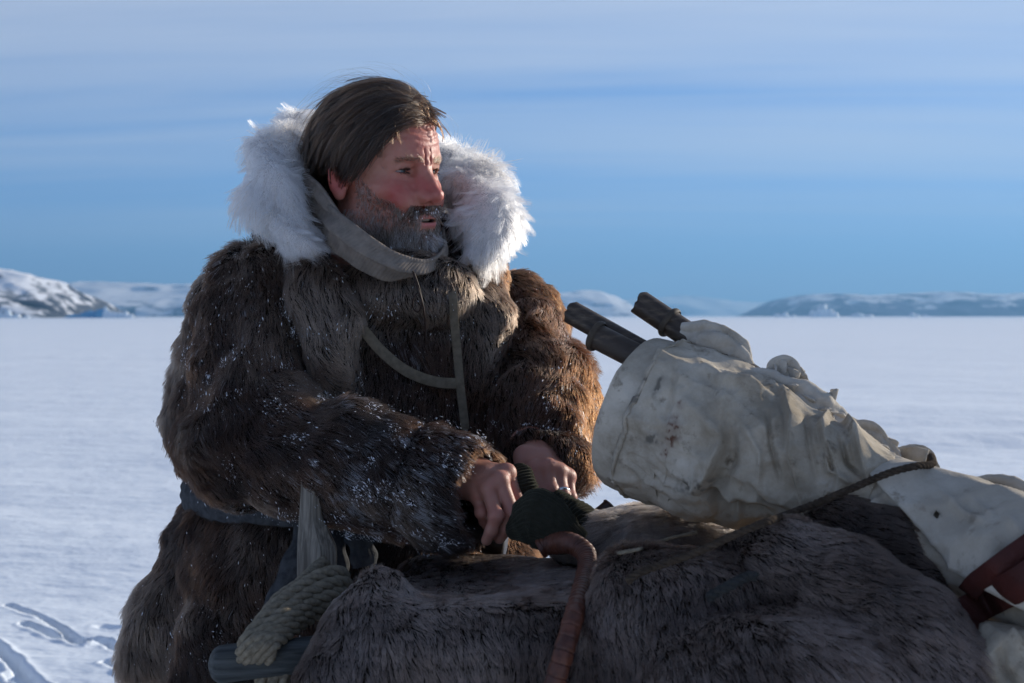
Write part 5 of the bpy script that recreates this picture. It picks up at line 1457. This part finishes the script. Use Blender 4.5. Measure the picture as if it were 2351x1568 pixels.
canvas_tube("canvas_sheet", [(1502, 962, 1.795), (1600, 1003, 1.765), (1700, 1043, 1.73), (1800, 1070, 1.695), (1900, 1088, 1.665), (1970, 1098, 1.645), (2040, 1135, 1.62)],
            [(0, 0.112), (0.02, 0.115), (0.05, 0.114), (0.25, 0.112), (0.42, 0.104), (0.6, 0.093), (0.75, 0.078), (0.88, 0.064), (1, 0.05)], 300, 260, main_folds, 5, CANVAS, amp=1.55,
            blood=[(1540, 985, 14, 26), (1547, 970, 6, 14), (1556, 925, 8, 10), (1525, 1020, 10, 14), (1512, 1045, 7, 16)], smudge=[(1508, 880, 6, 26), (1450, 905, 5, 22), (1470, 862, 7, 9), (1615, 818, 6, 4), (1490, 1010, 20, 12), (1580, 1130, 40, 20)])
canvas_tube("canvas_sheet", [(1466, 948, 1.812), (1540, 978, 1.785), (1600, 1003, 1.765)],
            [(0, 0.104), (0.5, 0.106), (1, 0.100)], 70, 200, [], 9, CANVAS, amp=0.5)
# the roped tail of the bundle with its flap
tail_pts = [(1975, 1120, 1.645), (2060, 1168, 1.615), (2150, 1215, 1.585), (2250, 1258, 1.55), (2351, 1305, 1.51), (2600, 1420, 1.42)]
canvas_tube("canvas_sheet", tail_pts + [(2800, 1520, 1.36), (2960, 1590, 1.32)], [(0, 0.046), (0.1, 0.052), (0.22, 0.060), (0.35, 0.066), (0.48, 0.072), (0.75, 0.078), (0.90, 0.066), (0.97, 0.040), (1, 0.006)], 180, 150, [([(2010, 1130), (1975, 1180), (1985, 1215)], 9, 0.010, 'pleat'), ([(2030, 1150), (2050, 1200), (2060, 1260)], 10, -0.010, 'ridge'), ([(2100, 1200), (2160, 1260), (2230, 1330)], 12, -0.008, 'ridge')], 15, CANVAS)
path = spline(P3(*tail_pts), 160); T, Nn, B = frames(path)
tt_ = np.linspace(0, 1, 160); Rf = np.interp(tt_, np.linspace(0, 1, 6), [0.058, 0.066, 0.074, 0.081, 0.088, 0.098])
aa = np.linspace(-2.0, 1.55, 70)       # from over the back, across the top, down the front
low = np.interp(tt_, [0, 0.10, 0.30, 0.50, 1.0], [0.75, 1.0, 1.35, 1.75, 1.75])
A = -2.0 + (low[:, None] + 2.0) * np.linspace(0, 1, 70)[None]
sgn = -1.0 if B[80, 1] > 0 else 1.0
V = path[:, None] + Nn[:, None] * (Rf[:, None] * np.cos(A))[..., None] + B[:, None] * (Rf[:, None] * np.sin(A) * sgn)[..., None]
V = V.reshape(-1, 3); F = grid_faces(160, 70); N = vert_normals(V, F); N *= np.sign((N * (V - np.repeat(path, 70, 0))).sum(1, keepdims=True))
uv = PROJ(V)
disp = 0.003 * fbm(V, 6, 2, 0.5, 3) - 0.010 * np.abs(vnoise(V @ rotm('y', 30) * [0.4, 1, 1], 17, 8)) - 0.007 * np.abs(vnoise(V @ rotm('y', -20) * [0.5, 1, 1], 28, 9))
for line, w, a, k in (([(2160, 1115), (2200, 1160), (2270, 1195)], 9, 0.007, 'ridge'), ([(2230, 1130), (2280, 1180)], 8, 0.005, 'ridge'), ([(2310, 1180), (2351, 1230)], 10, 0.007, 'ridge')): disp = disp + fold(uv, line, w, a, k)
V = V + N * disp[:, None]
hole = np.hypot((uv[:, 0] - 2144), (uv[:, 1] - 1172) * 1.9)
keep = (hole[F] > 6.0).all(1)
o = mesh_obj("flap", V - BO, F[keep], CANVAS_W, bundle, colors={'blood': np.zeros(len(V)), 'smudge': np.clip(np.exp(-(hole / 11) ** 2) * 0.9 + np.exp(-(((uv[:, 0] - 2290) / 30) ** 2 + ((uv[:, 1] - 1250) / 40) ** 2)) * 0.35, 0, 1)})
so = o.modifiers.new("thickness", 'SOLIDIFY'); so.thickness = 0.0022; so.offset = -1
# rolled hems and loops along the top
for pts, rad, fl in (([(1562, 752, 1.80), (1590, 760, 1.795), (1640, 775, 1.785), (1685, 800, 1.78), (1722, 845, 1.77)], [0.010, 0.021, 0.022, 0.020, 0.010], 0.8),
                 ([(1765, 862, 1.755), (1786, 838, 1.752), (1812, 842, 1.748), (1832, 875, 1.742), (1866, 940, 1.728)], [0.009, 0.013, 0.012, 0.014, 0.012], 0.6),
                 ([(1955, 985, 1.705), (1985, 982, 1.70), (2012, 998, 1.695), (2035, 1030, 1.685), (2060, 1080, 1.665)], [0.008, 0.012, 0.010, 0.013, 0.012], 0.6),
                 ([(2050, 1045, 1.70), (2095, 1036, 1.697), (2128, 1044, 1.692), (2138, 1072, 1.68), (2150, 1110, 1.66)], [0.009, 0.012, 0.010, 0.012, 0.011], 0.6),
                 ([(1700, 855, 1.755), (1760, 875, 1.745), (1830, 905, 1.73), (1900, 960, 1.715), (1970, 1020, 1.70)], [0.010, 0.018, 0.022, 0.025, 0.022], 1.0),
                 ([(2240, 1110, 1.62), (2290, 1112, 1.61), (2351, 1145, 1.59), (2450, 1200, 1.55)], [0.010, 0.018, 0.020, 0.022], 0.9)):
    canvas_tube("canvas_fold", pts, rad, 64, 40, [], int(pts[0][0]) % 97, CANVAS_W, amp=0.9, flat=fl, ribs=0.010, ex=(1.04, 1.06), bulk=0.004)

# the gathered hem standing up along the top as a ruffle
def ruffle(base, bumps, seed, lean=(0.06, 0.10, 1.0)):
    n, m = 300, 22
    b = spline(P3(*base), n); ub = PROJ(b)[:, 0]; vb = PROJ(b)[:, 1]
    top = np.zeros(n) + 14.0
    for u0, w, vt in bumps:
        want = np.interp(u0, ub, vb) - vt; top = np.maximum(top, want * np.clip(1 - ((ub - u0) / w) ** 2, 0, 1) ** 0.6)
    h = top * K * b[:, 1]; s = np.linspace(0, 1, n); t = np.linspace(-0.5, 1, m)
    ph = 2 * np.pi * 9 * s + 2.2 * vnoise(np.stack([s * 14, s * 0, s * 0], 1), 1.0, seed)
    up = nrm(np.array(lean))
    tt = np.clip(t, 0, 1)[None]
    V = b[:, None] + up * (h[:, None] * t[None] * 1.0)[..., None]
    V[..., 1] += 0.015 * np.sin(ph)[:, None] * tt ** 0.7 - 0.010 * (t[None] < 0) * np.abs(t[None])
    V[..., 0] += 0.005 * np.cos(ph * 1.0 + 0.8)[:, None] * tt ** 0.8
    V = V.reshape(-1, 3); V = V + 0.003 * np.stack([vnoise(V, 40, seed + i) for i in range(3)], 1)
    o = mesh_obj("canvas_fold", V - BO, grid_faces(n, m), CANVAS_W, bundle, colors={'blood': np.zeros(len(V)), 'smudge': np.zeros(len(V))})
    so = o.modifiers.new('thickness', 'SOLIDIFY'); so.thickness = 0.0028; so.offset = 0
ruffle([(1735, 868, 1.752), (1800, 890, 1.745), (1870, 925, 1.732), (1950, 985, 1.715), (2020, 1035, 1.70), (2090, 1078, 1.68), (2150, 1108, 1.66)],
       [(1795, 36, 826), (1838, 30, 866), (1886, 14, 890), (1916, 22, 893), (1940, 20, 940), (1985, 34, 972), (2030, 30, 992), (2062, 24, 1022), (2110, 34, 1026), (2140, 14, 1070)], 3)
ruffle([(1750, 885, 1.735), (1830, 915, 1.722), (1910, 965, 1.705), (1985, 1022, 1.688), (2060, 1070, 1.668)],
       [(1820, 36, 884), (1905, 30, 936), (1960, 30, 974), (2010, 32, 1014)], 8, (0.05, -0.2, 1.0))

# dirty sack showing under the belt at the corner
sack = empty("canvas_sack", D(2330, 1600, 1.42)); prop(sack, "grubby canvas sack poking out below the red belts in the corner", "sack")
canvas_tube("cloth", [(2215, 1455, 1.47), (2255, 1480, 1.46), (2320, 1540, 1.44), (2420, 1660, 1.42), (2560, 1800, 1.40)], [(0, 0.01), (0.05, 0.03), (0.2, 0.058), (0.5, 0.075), (1, 0.08)], 140, 110, [([(2290, 1470), (2300, 1530), (2351, 1600)], 12, -0.009, 'ridge'), ([(2320, 1430), (2351, 1480)], 9, 0.007, 'ridge')], 44, CANVAS, parent=sack, org=np.array(sack.location))

# bamboo poles
BAMBOO = simple_mat("old_bamboo", (0.050, 0.036, 0.026), 0.5, (1.0, 6), (1.0, 5, 0.4, 0.0015), (0.14, 0.105, 0.07), spec=0.35, stretch=(40, 40, 160), lo=0.5, hi=0.72)
PITH = simple_mat("bamboo_inside", (0.012, 0.009, 0.007), 0.9)
NODE = simple_mat("bamboo_node", (0.075, 0.056, 0.038), 0.6, (150, 4), None, (0.05, 0.038, 0.027))
for lab, a, b, r, node, slot in (("thin split bamboo pole sticking out nearest to the man's sleeve", (1310, 716, 1.86), (1560, 856, 1.78), 0.0155, (), True),
                           ("bamboo pole with a fat pale knuckle end, nearest the camera", (1366, 770, 1.815), (1600, 890, 1.75), 0.0165, (0.015,), False),
                           ("bamboo pole standing highest, apart from the other two, with a ringed joint", (1468, 694, 1.84), (1760, 890, 1.76), 0.0165, (0.245,), True)):
    A_, B_ = D(*a), D(*b); po = empty("bamboo_pole", B_); prop(po, lab, "pole", "bamboo poles in the bundle")
    path = A_ + (B_ - A_) * np.linspace(0, 1, 60)[:, None]; T, N, B = frames(path); sgm = 28
    s = np.linspace(0, 1, 60); aa = np.linspace(0, 2 * np.pi, sgm, endpoint=False)
    ro = np.full(60, r)
    for nd in node: ro = ro + 0.0028 * np.exp(-((s - nd) / 0.014) ** 2)
    Rr = ro[:, None] * np.ones(sgm)
    if slot: Rr = Rr * (1 - 0.35 * np.exp(-((aa - 1.35) / 0.14) ** 2)[None] * (1 - sstep(0.30, 0.42, s))[:, None])
    rag = 0.0016 * np.sin(aa * 3 + r * 900) + 0.0006 * np.sin(aa * 7)
    Vo = path[:, None] + N[:, None] * (Rr * np.cos(aa))[..., None] + B[:, None] * (Rr * np.sin(aa))[..., None]
    Vo[0] += T[0] * rag[:, None]
    Vi = path[:2, None] * 0 + (path[[0, 8]])[:, None] + N[[0, 8]][:, None] * (Rr[[0, 8]] * 0.72 * np.cos(aa))[..., None] + B[[0, 8]][:, None] * (Rr[[0, 8]] * 0.72 * np.sin(aa))[..., None]
    Vi[0] += T[0] * rag[:, None]
    V = np.concatenate([Vi[1:2], Vi[0:1], Vo]).reshape(-1, 3); nn_ = 62
    i = np.arange(nn_ - 1)[:, None] * sgm; j = np.arange(sgm)[None]; j2 = (j + 1) % sgm
    F = np.stack([i + j, i + j2, i + sgm + j2, i + sgm + j], -1).reshape(-1, 4)
    fm = np.zeros(len(F), int); fm[:sgm] = 1; fm[sgm:2 * sgm] = 2
    Fl = F.tolist() + [list(range(sgm))[::-1]]; fm = np.append(fm, 1)
    mesh_obj("cane", V - B_, Fl, None, po, mats=[BAMBOO, PITH, NODE], fmat=fm)
    for nd in node:
        c = A_ + (B_ - A_) * nd; tpath = np.array([c - T[0] * 0.004, c - T[0] * 0.0015, c + T[0] * 0.0015, c + T[0] * 0.004])
        V, F = tube(tpath, np.array([r + 0.0026, r + 0.0042, r + 0.0042, r + 0.0026]), 28, cap=False); mesh_obj("joint_ring", V - B_, F, NODE, po)

# where a line of sight meets the load
from mathutils.bvhtree import BVHTree
bpy.context.view_layer.update()
TREES = []
for ob in list(scene.objects):
    if ob.type == 'MESH' and ob.name.split('.')[0] in ('fur_hide', 'canvas_sheet', 'canvas_fold', 'flap', 'cloth'):
        mw = np.array(ob.matrix_world); co = np.zeros(len(ob.data.vertices) * 3); ob.data.vertices.foreach_get('co', co)
        co = co.reshape(-1, 3) @ mw[:3, :3].T + mw[:3, 3]
        TREES.append((BVHTree.FromPolygons(co.tolist(), [list(p.vertices) for p in ob.data.polygons]), 0.024 if ob.name.startswith('fur_hide') else 0.0))
def lay(uvs, off, default=None):
    """points lying on the load as seen at the given (u, v)"""
    out = []
    for q in uvs:
        u, v = q[:2]; d = nrm(D(u, v, 1.0) - np.array([0, 0, CAMZ])); best = None
        for t, fur_ in TREES:
            h = t.ray_cast((0, 0, CAMZ), tuple(d))
            if h[0] is not None:
                y = h[0][1] - fur_
                if best is None or y < best: best = y
        y = (best if best is not None else (q[2] if len(q) > 2 else default)) - off
        out.append(y)
    y = np.array(out)
    return np.array([D(q[0], q[1], yy) for q, yy in zip(uvs, y)])
def dense(uvs, n):
    return spline(np.array([q[:2] for q in uvs], float), n)

# ropes
DARK_ROPE = simple_mat("dark_hemp_rope", (0.085, 0.063, 0.045), 0.95, (200, 4), (800, 3, 0.8, 0.002), (0.045, 0.034, 0.026), spec=0.05)
def rope(label, pts, r, pitch, mat, n=90, on=False):
    if on:
        q = lay(dense(pts, 26), r * 0.8 + 0.015, 1.6); y = q[:, 1].copy()
        for _ in range(4): y = np.minimum(y, np.convolve(np.pad(y, 1, 'edge'), [0.5, 0, 0.5], 'valid')) * 0.5 + 0.5 * np.convolve(np.pad(y, 1, 'edge'), [0.33, 0.34, 0.33], 'valid')
        if on == 'end':
            ua = dense(pts, 26)[:, 0]; mk = ua < 1760; iy = np.where(mk)[0]; y2 = np.minimum(y, q[:, 1]) - np.where(mk, 0.018, 0.0)
            lin = np.interp(ua[mk], [ua[0], ua[iy[-1]]], [y2[0], y2[iy[-1]]]); y2[mk] = np.minimum(y2[mk], lin); y = q[:, 1] = np.concatenate([np.convolve(y2, [0.25, 0.5, 0.25], 'same')[1:-1][:0], y2])
        uv_ = dense(pts, 26); pts3 = np.array([D(a, b, c) for (a, b), c in zip(uv_, np.minimum(y, q[:, 1]))])
        end = D(*pts[-1]); 
        if on == 'end': pts3 = np.concatenate([pts3, [pts3[-1] + [0.012, 0.045, 0.004], pts3[-1] + [0.022, 0.085, -0.020], pts3[-1] + [0.028, 0.11, -0.07]]])
        path_ = spline(pts3, n)
    else: path_ = spline(P3(*pts), n)
    V, F = rope_mesh(path_, r, pitch); o = mesh_obj("rope", V, fix_tris(F), mat)
    return prop(o, label, "rope")
rope("taut brown twisted rope running diagonally over the canvas bundle", [(1440, 1335, 1.50), (1470, 1314, 1.495), (1600, 1268, 1.50), (1700, 1222, 1.515), (1850, 1165, 1.535), (1950, 1124, 1.55), (2010, 1098, 1.56), (2060, 1080, 1.575), (2105, 1070, 1.60), (2140, 1066, 1.60)], 0.0042, 0.021, DARK_ROPE, 140, 'end')
rope("thin pale cord lying along the top of the hides behind the whip", [(1366, 1283, 1.66), (1420, 1270, 1.67), (1480, 1258, 1.70), (1530, 1238, 1.75), (1600, 1222, 1.78)], 0.0021, 0.012, HEMP, 70, True)
rope("short grey end of rope surfacing between folds of the plump hide", [(1625, 1372, 1.46), (1660, 1352, 1.455), (1690, 1337, 1.455), (1722, 1322, 1.46), (1735, 1325, 1.475)], 0.0055, 0.026, simple_mat("grey_rope", (0.045, 0.045, 0.042), 0.95, (200, 3), (800, 3, 0.8, 0.002), (0.026, 0.027, 0.026)), 60, True)

# red-brown leather belts at the right edge
LEATHER = simple_mat("oxblood_leather", (0.070, 0.014, 0.010), 0.6, (14, 5), (160, 6, 0.6, 0.002), (0.030, 0.008, 0.006), spec=0.25)
for lab, pts, w in (("dark oxblood leather belt slanting off the canvas, upper of two", [(2222, 1362, 1.50), (2240, 1340, 1.485), (2290, 1302, 1.462), (2351, 1258, 1.445), (2450, 1190, 1.43), (2520, 1168, 1.43)], 0.022),
                    ("wide oxblood leather belt looped over the sack, lower of two", [(2205, 1440, 1.452), (2215, 1412, 1.430), (2250, 1388, 1.412), (2300, 1362, 1.402), (2351, 1334, 1.395), (2450, 1268, 1.39), (2530, 1236, 1.39)], 0.033)):
    q_ = lay(dense(pts, 14), 0.006, 1.42); q_[:, 1] = np.convolve(np.pad(q_[:, 1], 2, 'edge'), [0.2] * 5, 'valid') - 0.004; uv_ = dense(pts, 14); q_ = np.array([D(a, b, c) for (a, b), c in zip(uv_, q_[:, 1])]); p = spline(q_, 60); T = nrm(np.gradient(p, axis=0)); view = nrm(np.array([0, 0, CAMZ]) - p)
    side = np.cross(T, view); V, F = ribbon(p, side, w, 0.004)
    o = mesh_obj("leather_belt", V, F, LEATHER, smooth=False); prop(o, lab, "belt", "leather belts at the corner")

# whip with a leather-bound grip
WHIP = simple_mat("brown_whip_leather", (0.135, 0.046, 0.025), 0.5, (60, 5), (300, 4, 0.4, 0.001), (0.062, 0.021, 0.013), spec=0.4)
whip = empty("dog_whip", D(1310, 1430, 1.50)); prop(whip, "reddish-brown leather-bound dog whip bent over the fur hides", "whip"); WO = np.array(whip.location)
wuv = [(1238, 1262), (1262, 1250), (1300, 1246), (1332, 1258), (1350, 1288), (1340, 1335), (1322, 1400), (1305, 1460), (1285, 1530), (1262, 1610)]
wq = lay(dense(wuv, 24), 0.016, 1.75); wy = wq[:, 1]; wy[:4] = np.linspace(1.79, wy[4], 5)[:4]; 
for _ in range(3): wy[4:] = np.minimum(wy, np.convolve(np.pad(wy, 1, 'edge'), [0.5, 0, 0.5], 'valid'))[4:]
wy = np.convolve(np.pad(wy, 2, 'edge'), [0.2] * 5, 'valid'); wy[3:14] -= 0.020; wy[14:] -= 0.010; wy = np.convolve(np.pad(wy, 1, 'edge'), [0.25, 0.5, 0.25], 'valid')
wp = spline(np.array([D(a, b, c) for (a, b), c in zip(dense(wuv, 24), wy)]), 500)
sL = np.linspace(0, 1, 500)
ph = np.interp(sL, [0, 0.42, 0.55, 1.0], [0, 26, 31, 44])
saw = ph - np.floor(ph); edge = np.interp(saw, [0, 0.08, 0.85, 0.95, 1], [-0.7, 0.5, 0.75, 0.3, -0.7])
wr = np.interp(sL, [0, 0.06, 0.4, 0.6, 1], [0.0115, 0.0132, 0.0105, 0.0100, 0.0108]) + 0.0014 * edge
V, F = tube(wp, wr, 22, disp=lambda s, a: 0.0004 * np.sin(a * 5 + s * 90)); mesh_obj("grip", V - WO, fix_tris(F), WHIP, whip)

# dark green ribbed knitwear in his hands
def knit_mat():
    m = simple_mat("dark_green_wool", (0.036, 0.035, 0.026), 0.95, (120, 4), (900, 3, 0.9, 0.0015), (0.026, 0.026, 0.019), spec=0.05)
    b = m.node_tree.nodes['Principled BSDF']; b.inputs['Sheen Weight'].default_value = 0.25; b.inputs['Sheen Roughness'].default_value = 0.4; b.inputs['Sheen Tint'].default_value = (0.6, 0.6, 0.45, 1)
    return m
KNIT = knit_mat()
def knit_tube(name, pts, radii, ribs, around, parent, org, up=(0, 0, 1), flat=0.6, seed=1, n=240, m=120):
    path = spline(P3(*pts), n); R = np.interp(np.linspace(0, 1, n), np.linspace(0, 1, len(radii)), radii)
    def dp(s, a): return 0.0015 * (np.cos(a * around) if around else np.abs(np.cos(s * ribs * np.pi)) * 2 - 1)
    V, F = tube(path, R, m, up, flat, disp=dp); N = nrm(V - path[np.clip(np.repeat(np.arange(n), m).tolist() + [0, n - 1], 0, n - 1)])
    V = V + N * (0.009 * fbm(V, 20, 3, 0.5, seed))[:, None]
    return mesh_obj(name, V - org, fix_tris(F), KNIT, parent)
kw = empty("knitted_mitten", D(1280, 1215, 1.87)); prop(kw, "dark green knitted mitten with wide ribbed cuff under the man's far hand", "mitten", "green knitted mittens"); KO = np.array(kw.location)
knit_tube("cuff", [(1252, 1166, 1.910), (1280, 1174, 1.892), (1310, 1190, 1.875), (1338, 1214, 1.86), (1354, 1238, 1.85), (1348, 1256, 1.845)], [0.012, 0.023, 0.027, 0.028, 0.026, 0.013], 20, 0, kw, KO, flat=0.9, seed=3)
knit_tube("hand_part", [(1186, 1074, 1.885), (1196, 1092, 1.875), (1206, 1125, 1.868), (1214, 1160, 1.868), (1222, 1190, 1.868), (1250, 1220, 1.868)], [0.010, 0.0155, 0.0175, 0.0165, 0.018, 0.016], 26, 0, kw, KO, up=(1, 0, 0), flat=0.8, seed=5)
kf = empty("knitted_mitten", D(1240, 1240, 1.80)); prop(kf, "dark green knitted mitten crumpled nearest the camera over the whip end", "mitten", "green knitted mittens"); KO = np.array(kf.location)
knit_tube("hand_part", [(1165, 1216, 1.826), (1195, 1204, 1.816), (1225, 1192, 1.808), (1262, 1205, 1.80), (1300, 1226, 1.79), (1338, 1246, 1.785)], [0.012, 0.028, 0.036, 0.033, 0.026, 0.010], 0, 34, kf, KO, flat=0.62, seed=7)

# leather cases behind the knitwear
CASE = simple_mat("dark_brown_leather_case", (0.030, 0.018, 0.013), 0.4, (30, 4), (200, 4, 0.3, 0.001), (0.015, 0.010, 0.008), spec=0.5)
for lab, pts, rad, org in (("dark leather case with rounded metal-edged lid beside the pale fur strip", [(1335, 1245, 1.93), (1368, 1215, 1.94), (1398, 1192, 1.945), (1412, 1180, 1.948)], [0.016, 0.021, 0.024, 0.024], (1380, 1240, 1.94)),
                           ("dark leather case half hidden under the hanging strap by the near cuff", [(1160, 1248, 1.93), (1130, 1243, 1.935), (1095, 1236, 1.945), (1075, 1240, 1.95)], [0.020, 0.020, 0.018, 0.014], (1110, 1260, 1.94))):
    oo = empty("leather_case", D(*org)); prop(oo, lab, "case", "leather cases on the load"); OO = np.array(oo.location)
    p = spline(P3(*pts), 30); V, F = tube(p, np.interp(np.linspace(0, 1, 30), np.linspace(0, 1, 4), rad), 28, flat=0.75); mesh_obj("shell", V - OO, fix_tris(F), CASE, oo)
    T, N, B = frames(p); q = p[-1]; ang_ = np.linspace(0, 2 * np.pi, 40, endpoint=False); rp_ = q + (N[-1] * np.cos(ang_)[:, None] + B[-1] * 0.75 * np.sin(ang_)[:, None]) * rad[-1]
    rp_ = np.concatenate([rp_, rp_[:2]]); V, F = tube(rp_, 0.0014, 6); mesh_obj("rim", V - OO, fix_tris(F), simple_mat("worn_rim", (0.10, 0.085, 0.075), 0.35, metallic=0.6), oo)
# ------------------------------------------------------------------ the air between here and the hills
def build_haze():
    lo = np.array([-9500.0, -420.0, -2.0]); hi = np.array([9500.0, 9000.0, 420.0])
    V = np.array([[x, y, z] for x in (lo[0], hi[0]) for y in (lo[1], hi[1]) for z in (lo[2], hi[2])])
    F = [[0, 1, 3, 2], [4, 6, 7, 5], [0, 4, 5, 1], [2, 3, 7, 6], [0, 2, 6, 4], [1, 5, 7, 3]]
    m = bpy.data.materials.new("haze_air"); m.use_nodes = True
    N, L = m.node_tree.nodes, m.node_tree.links; N.clear()
    o = N.new('ShaderNodeOutputMaterial'); v = N.new('ShaderNodeVolumePrincipled')
    v.inputs['Color'].default_value = (0.28, 0.60, 1.0, 1); v.inputs['Density'].default_value = 0.00028; v.inputs['Anisotropy'].default_value = 0.2
    L.new(v.outputs[0], o.inputs['Volume'])
    ob = mesh_obj("haze", V, F, m, smooth=False); ob["kind"] = "stuff"
    ob["label"] = "thin blue haze over the ice towards the hills"; ob["category"] = "haze"
build_haze()
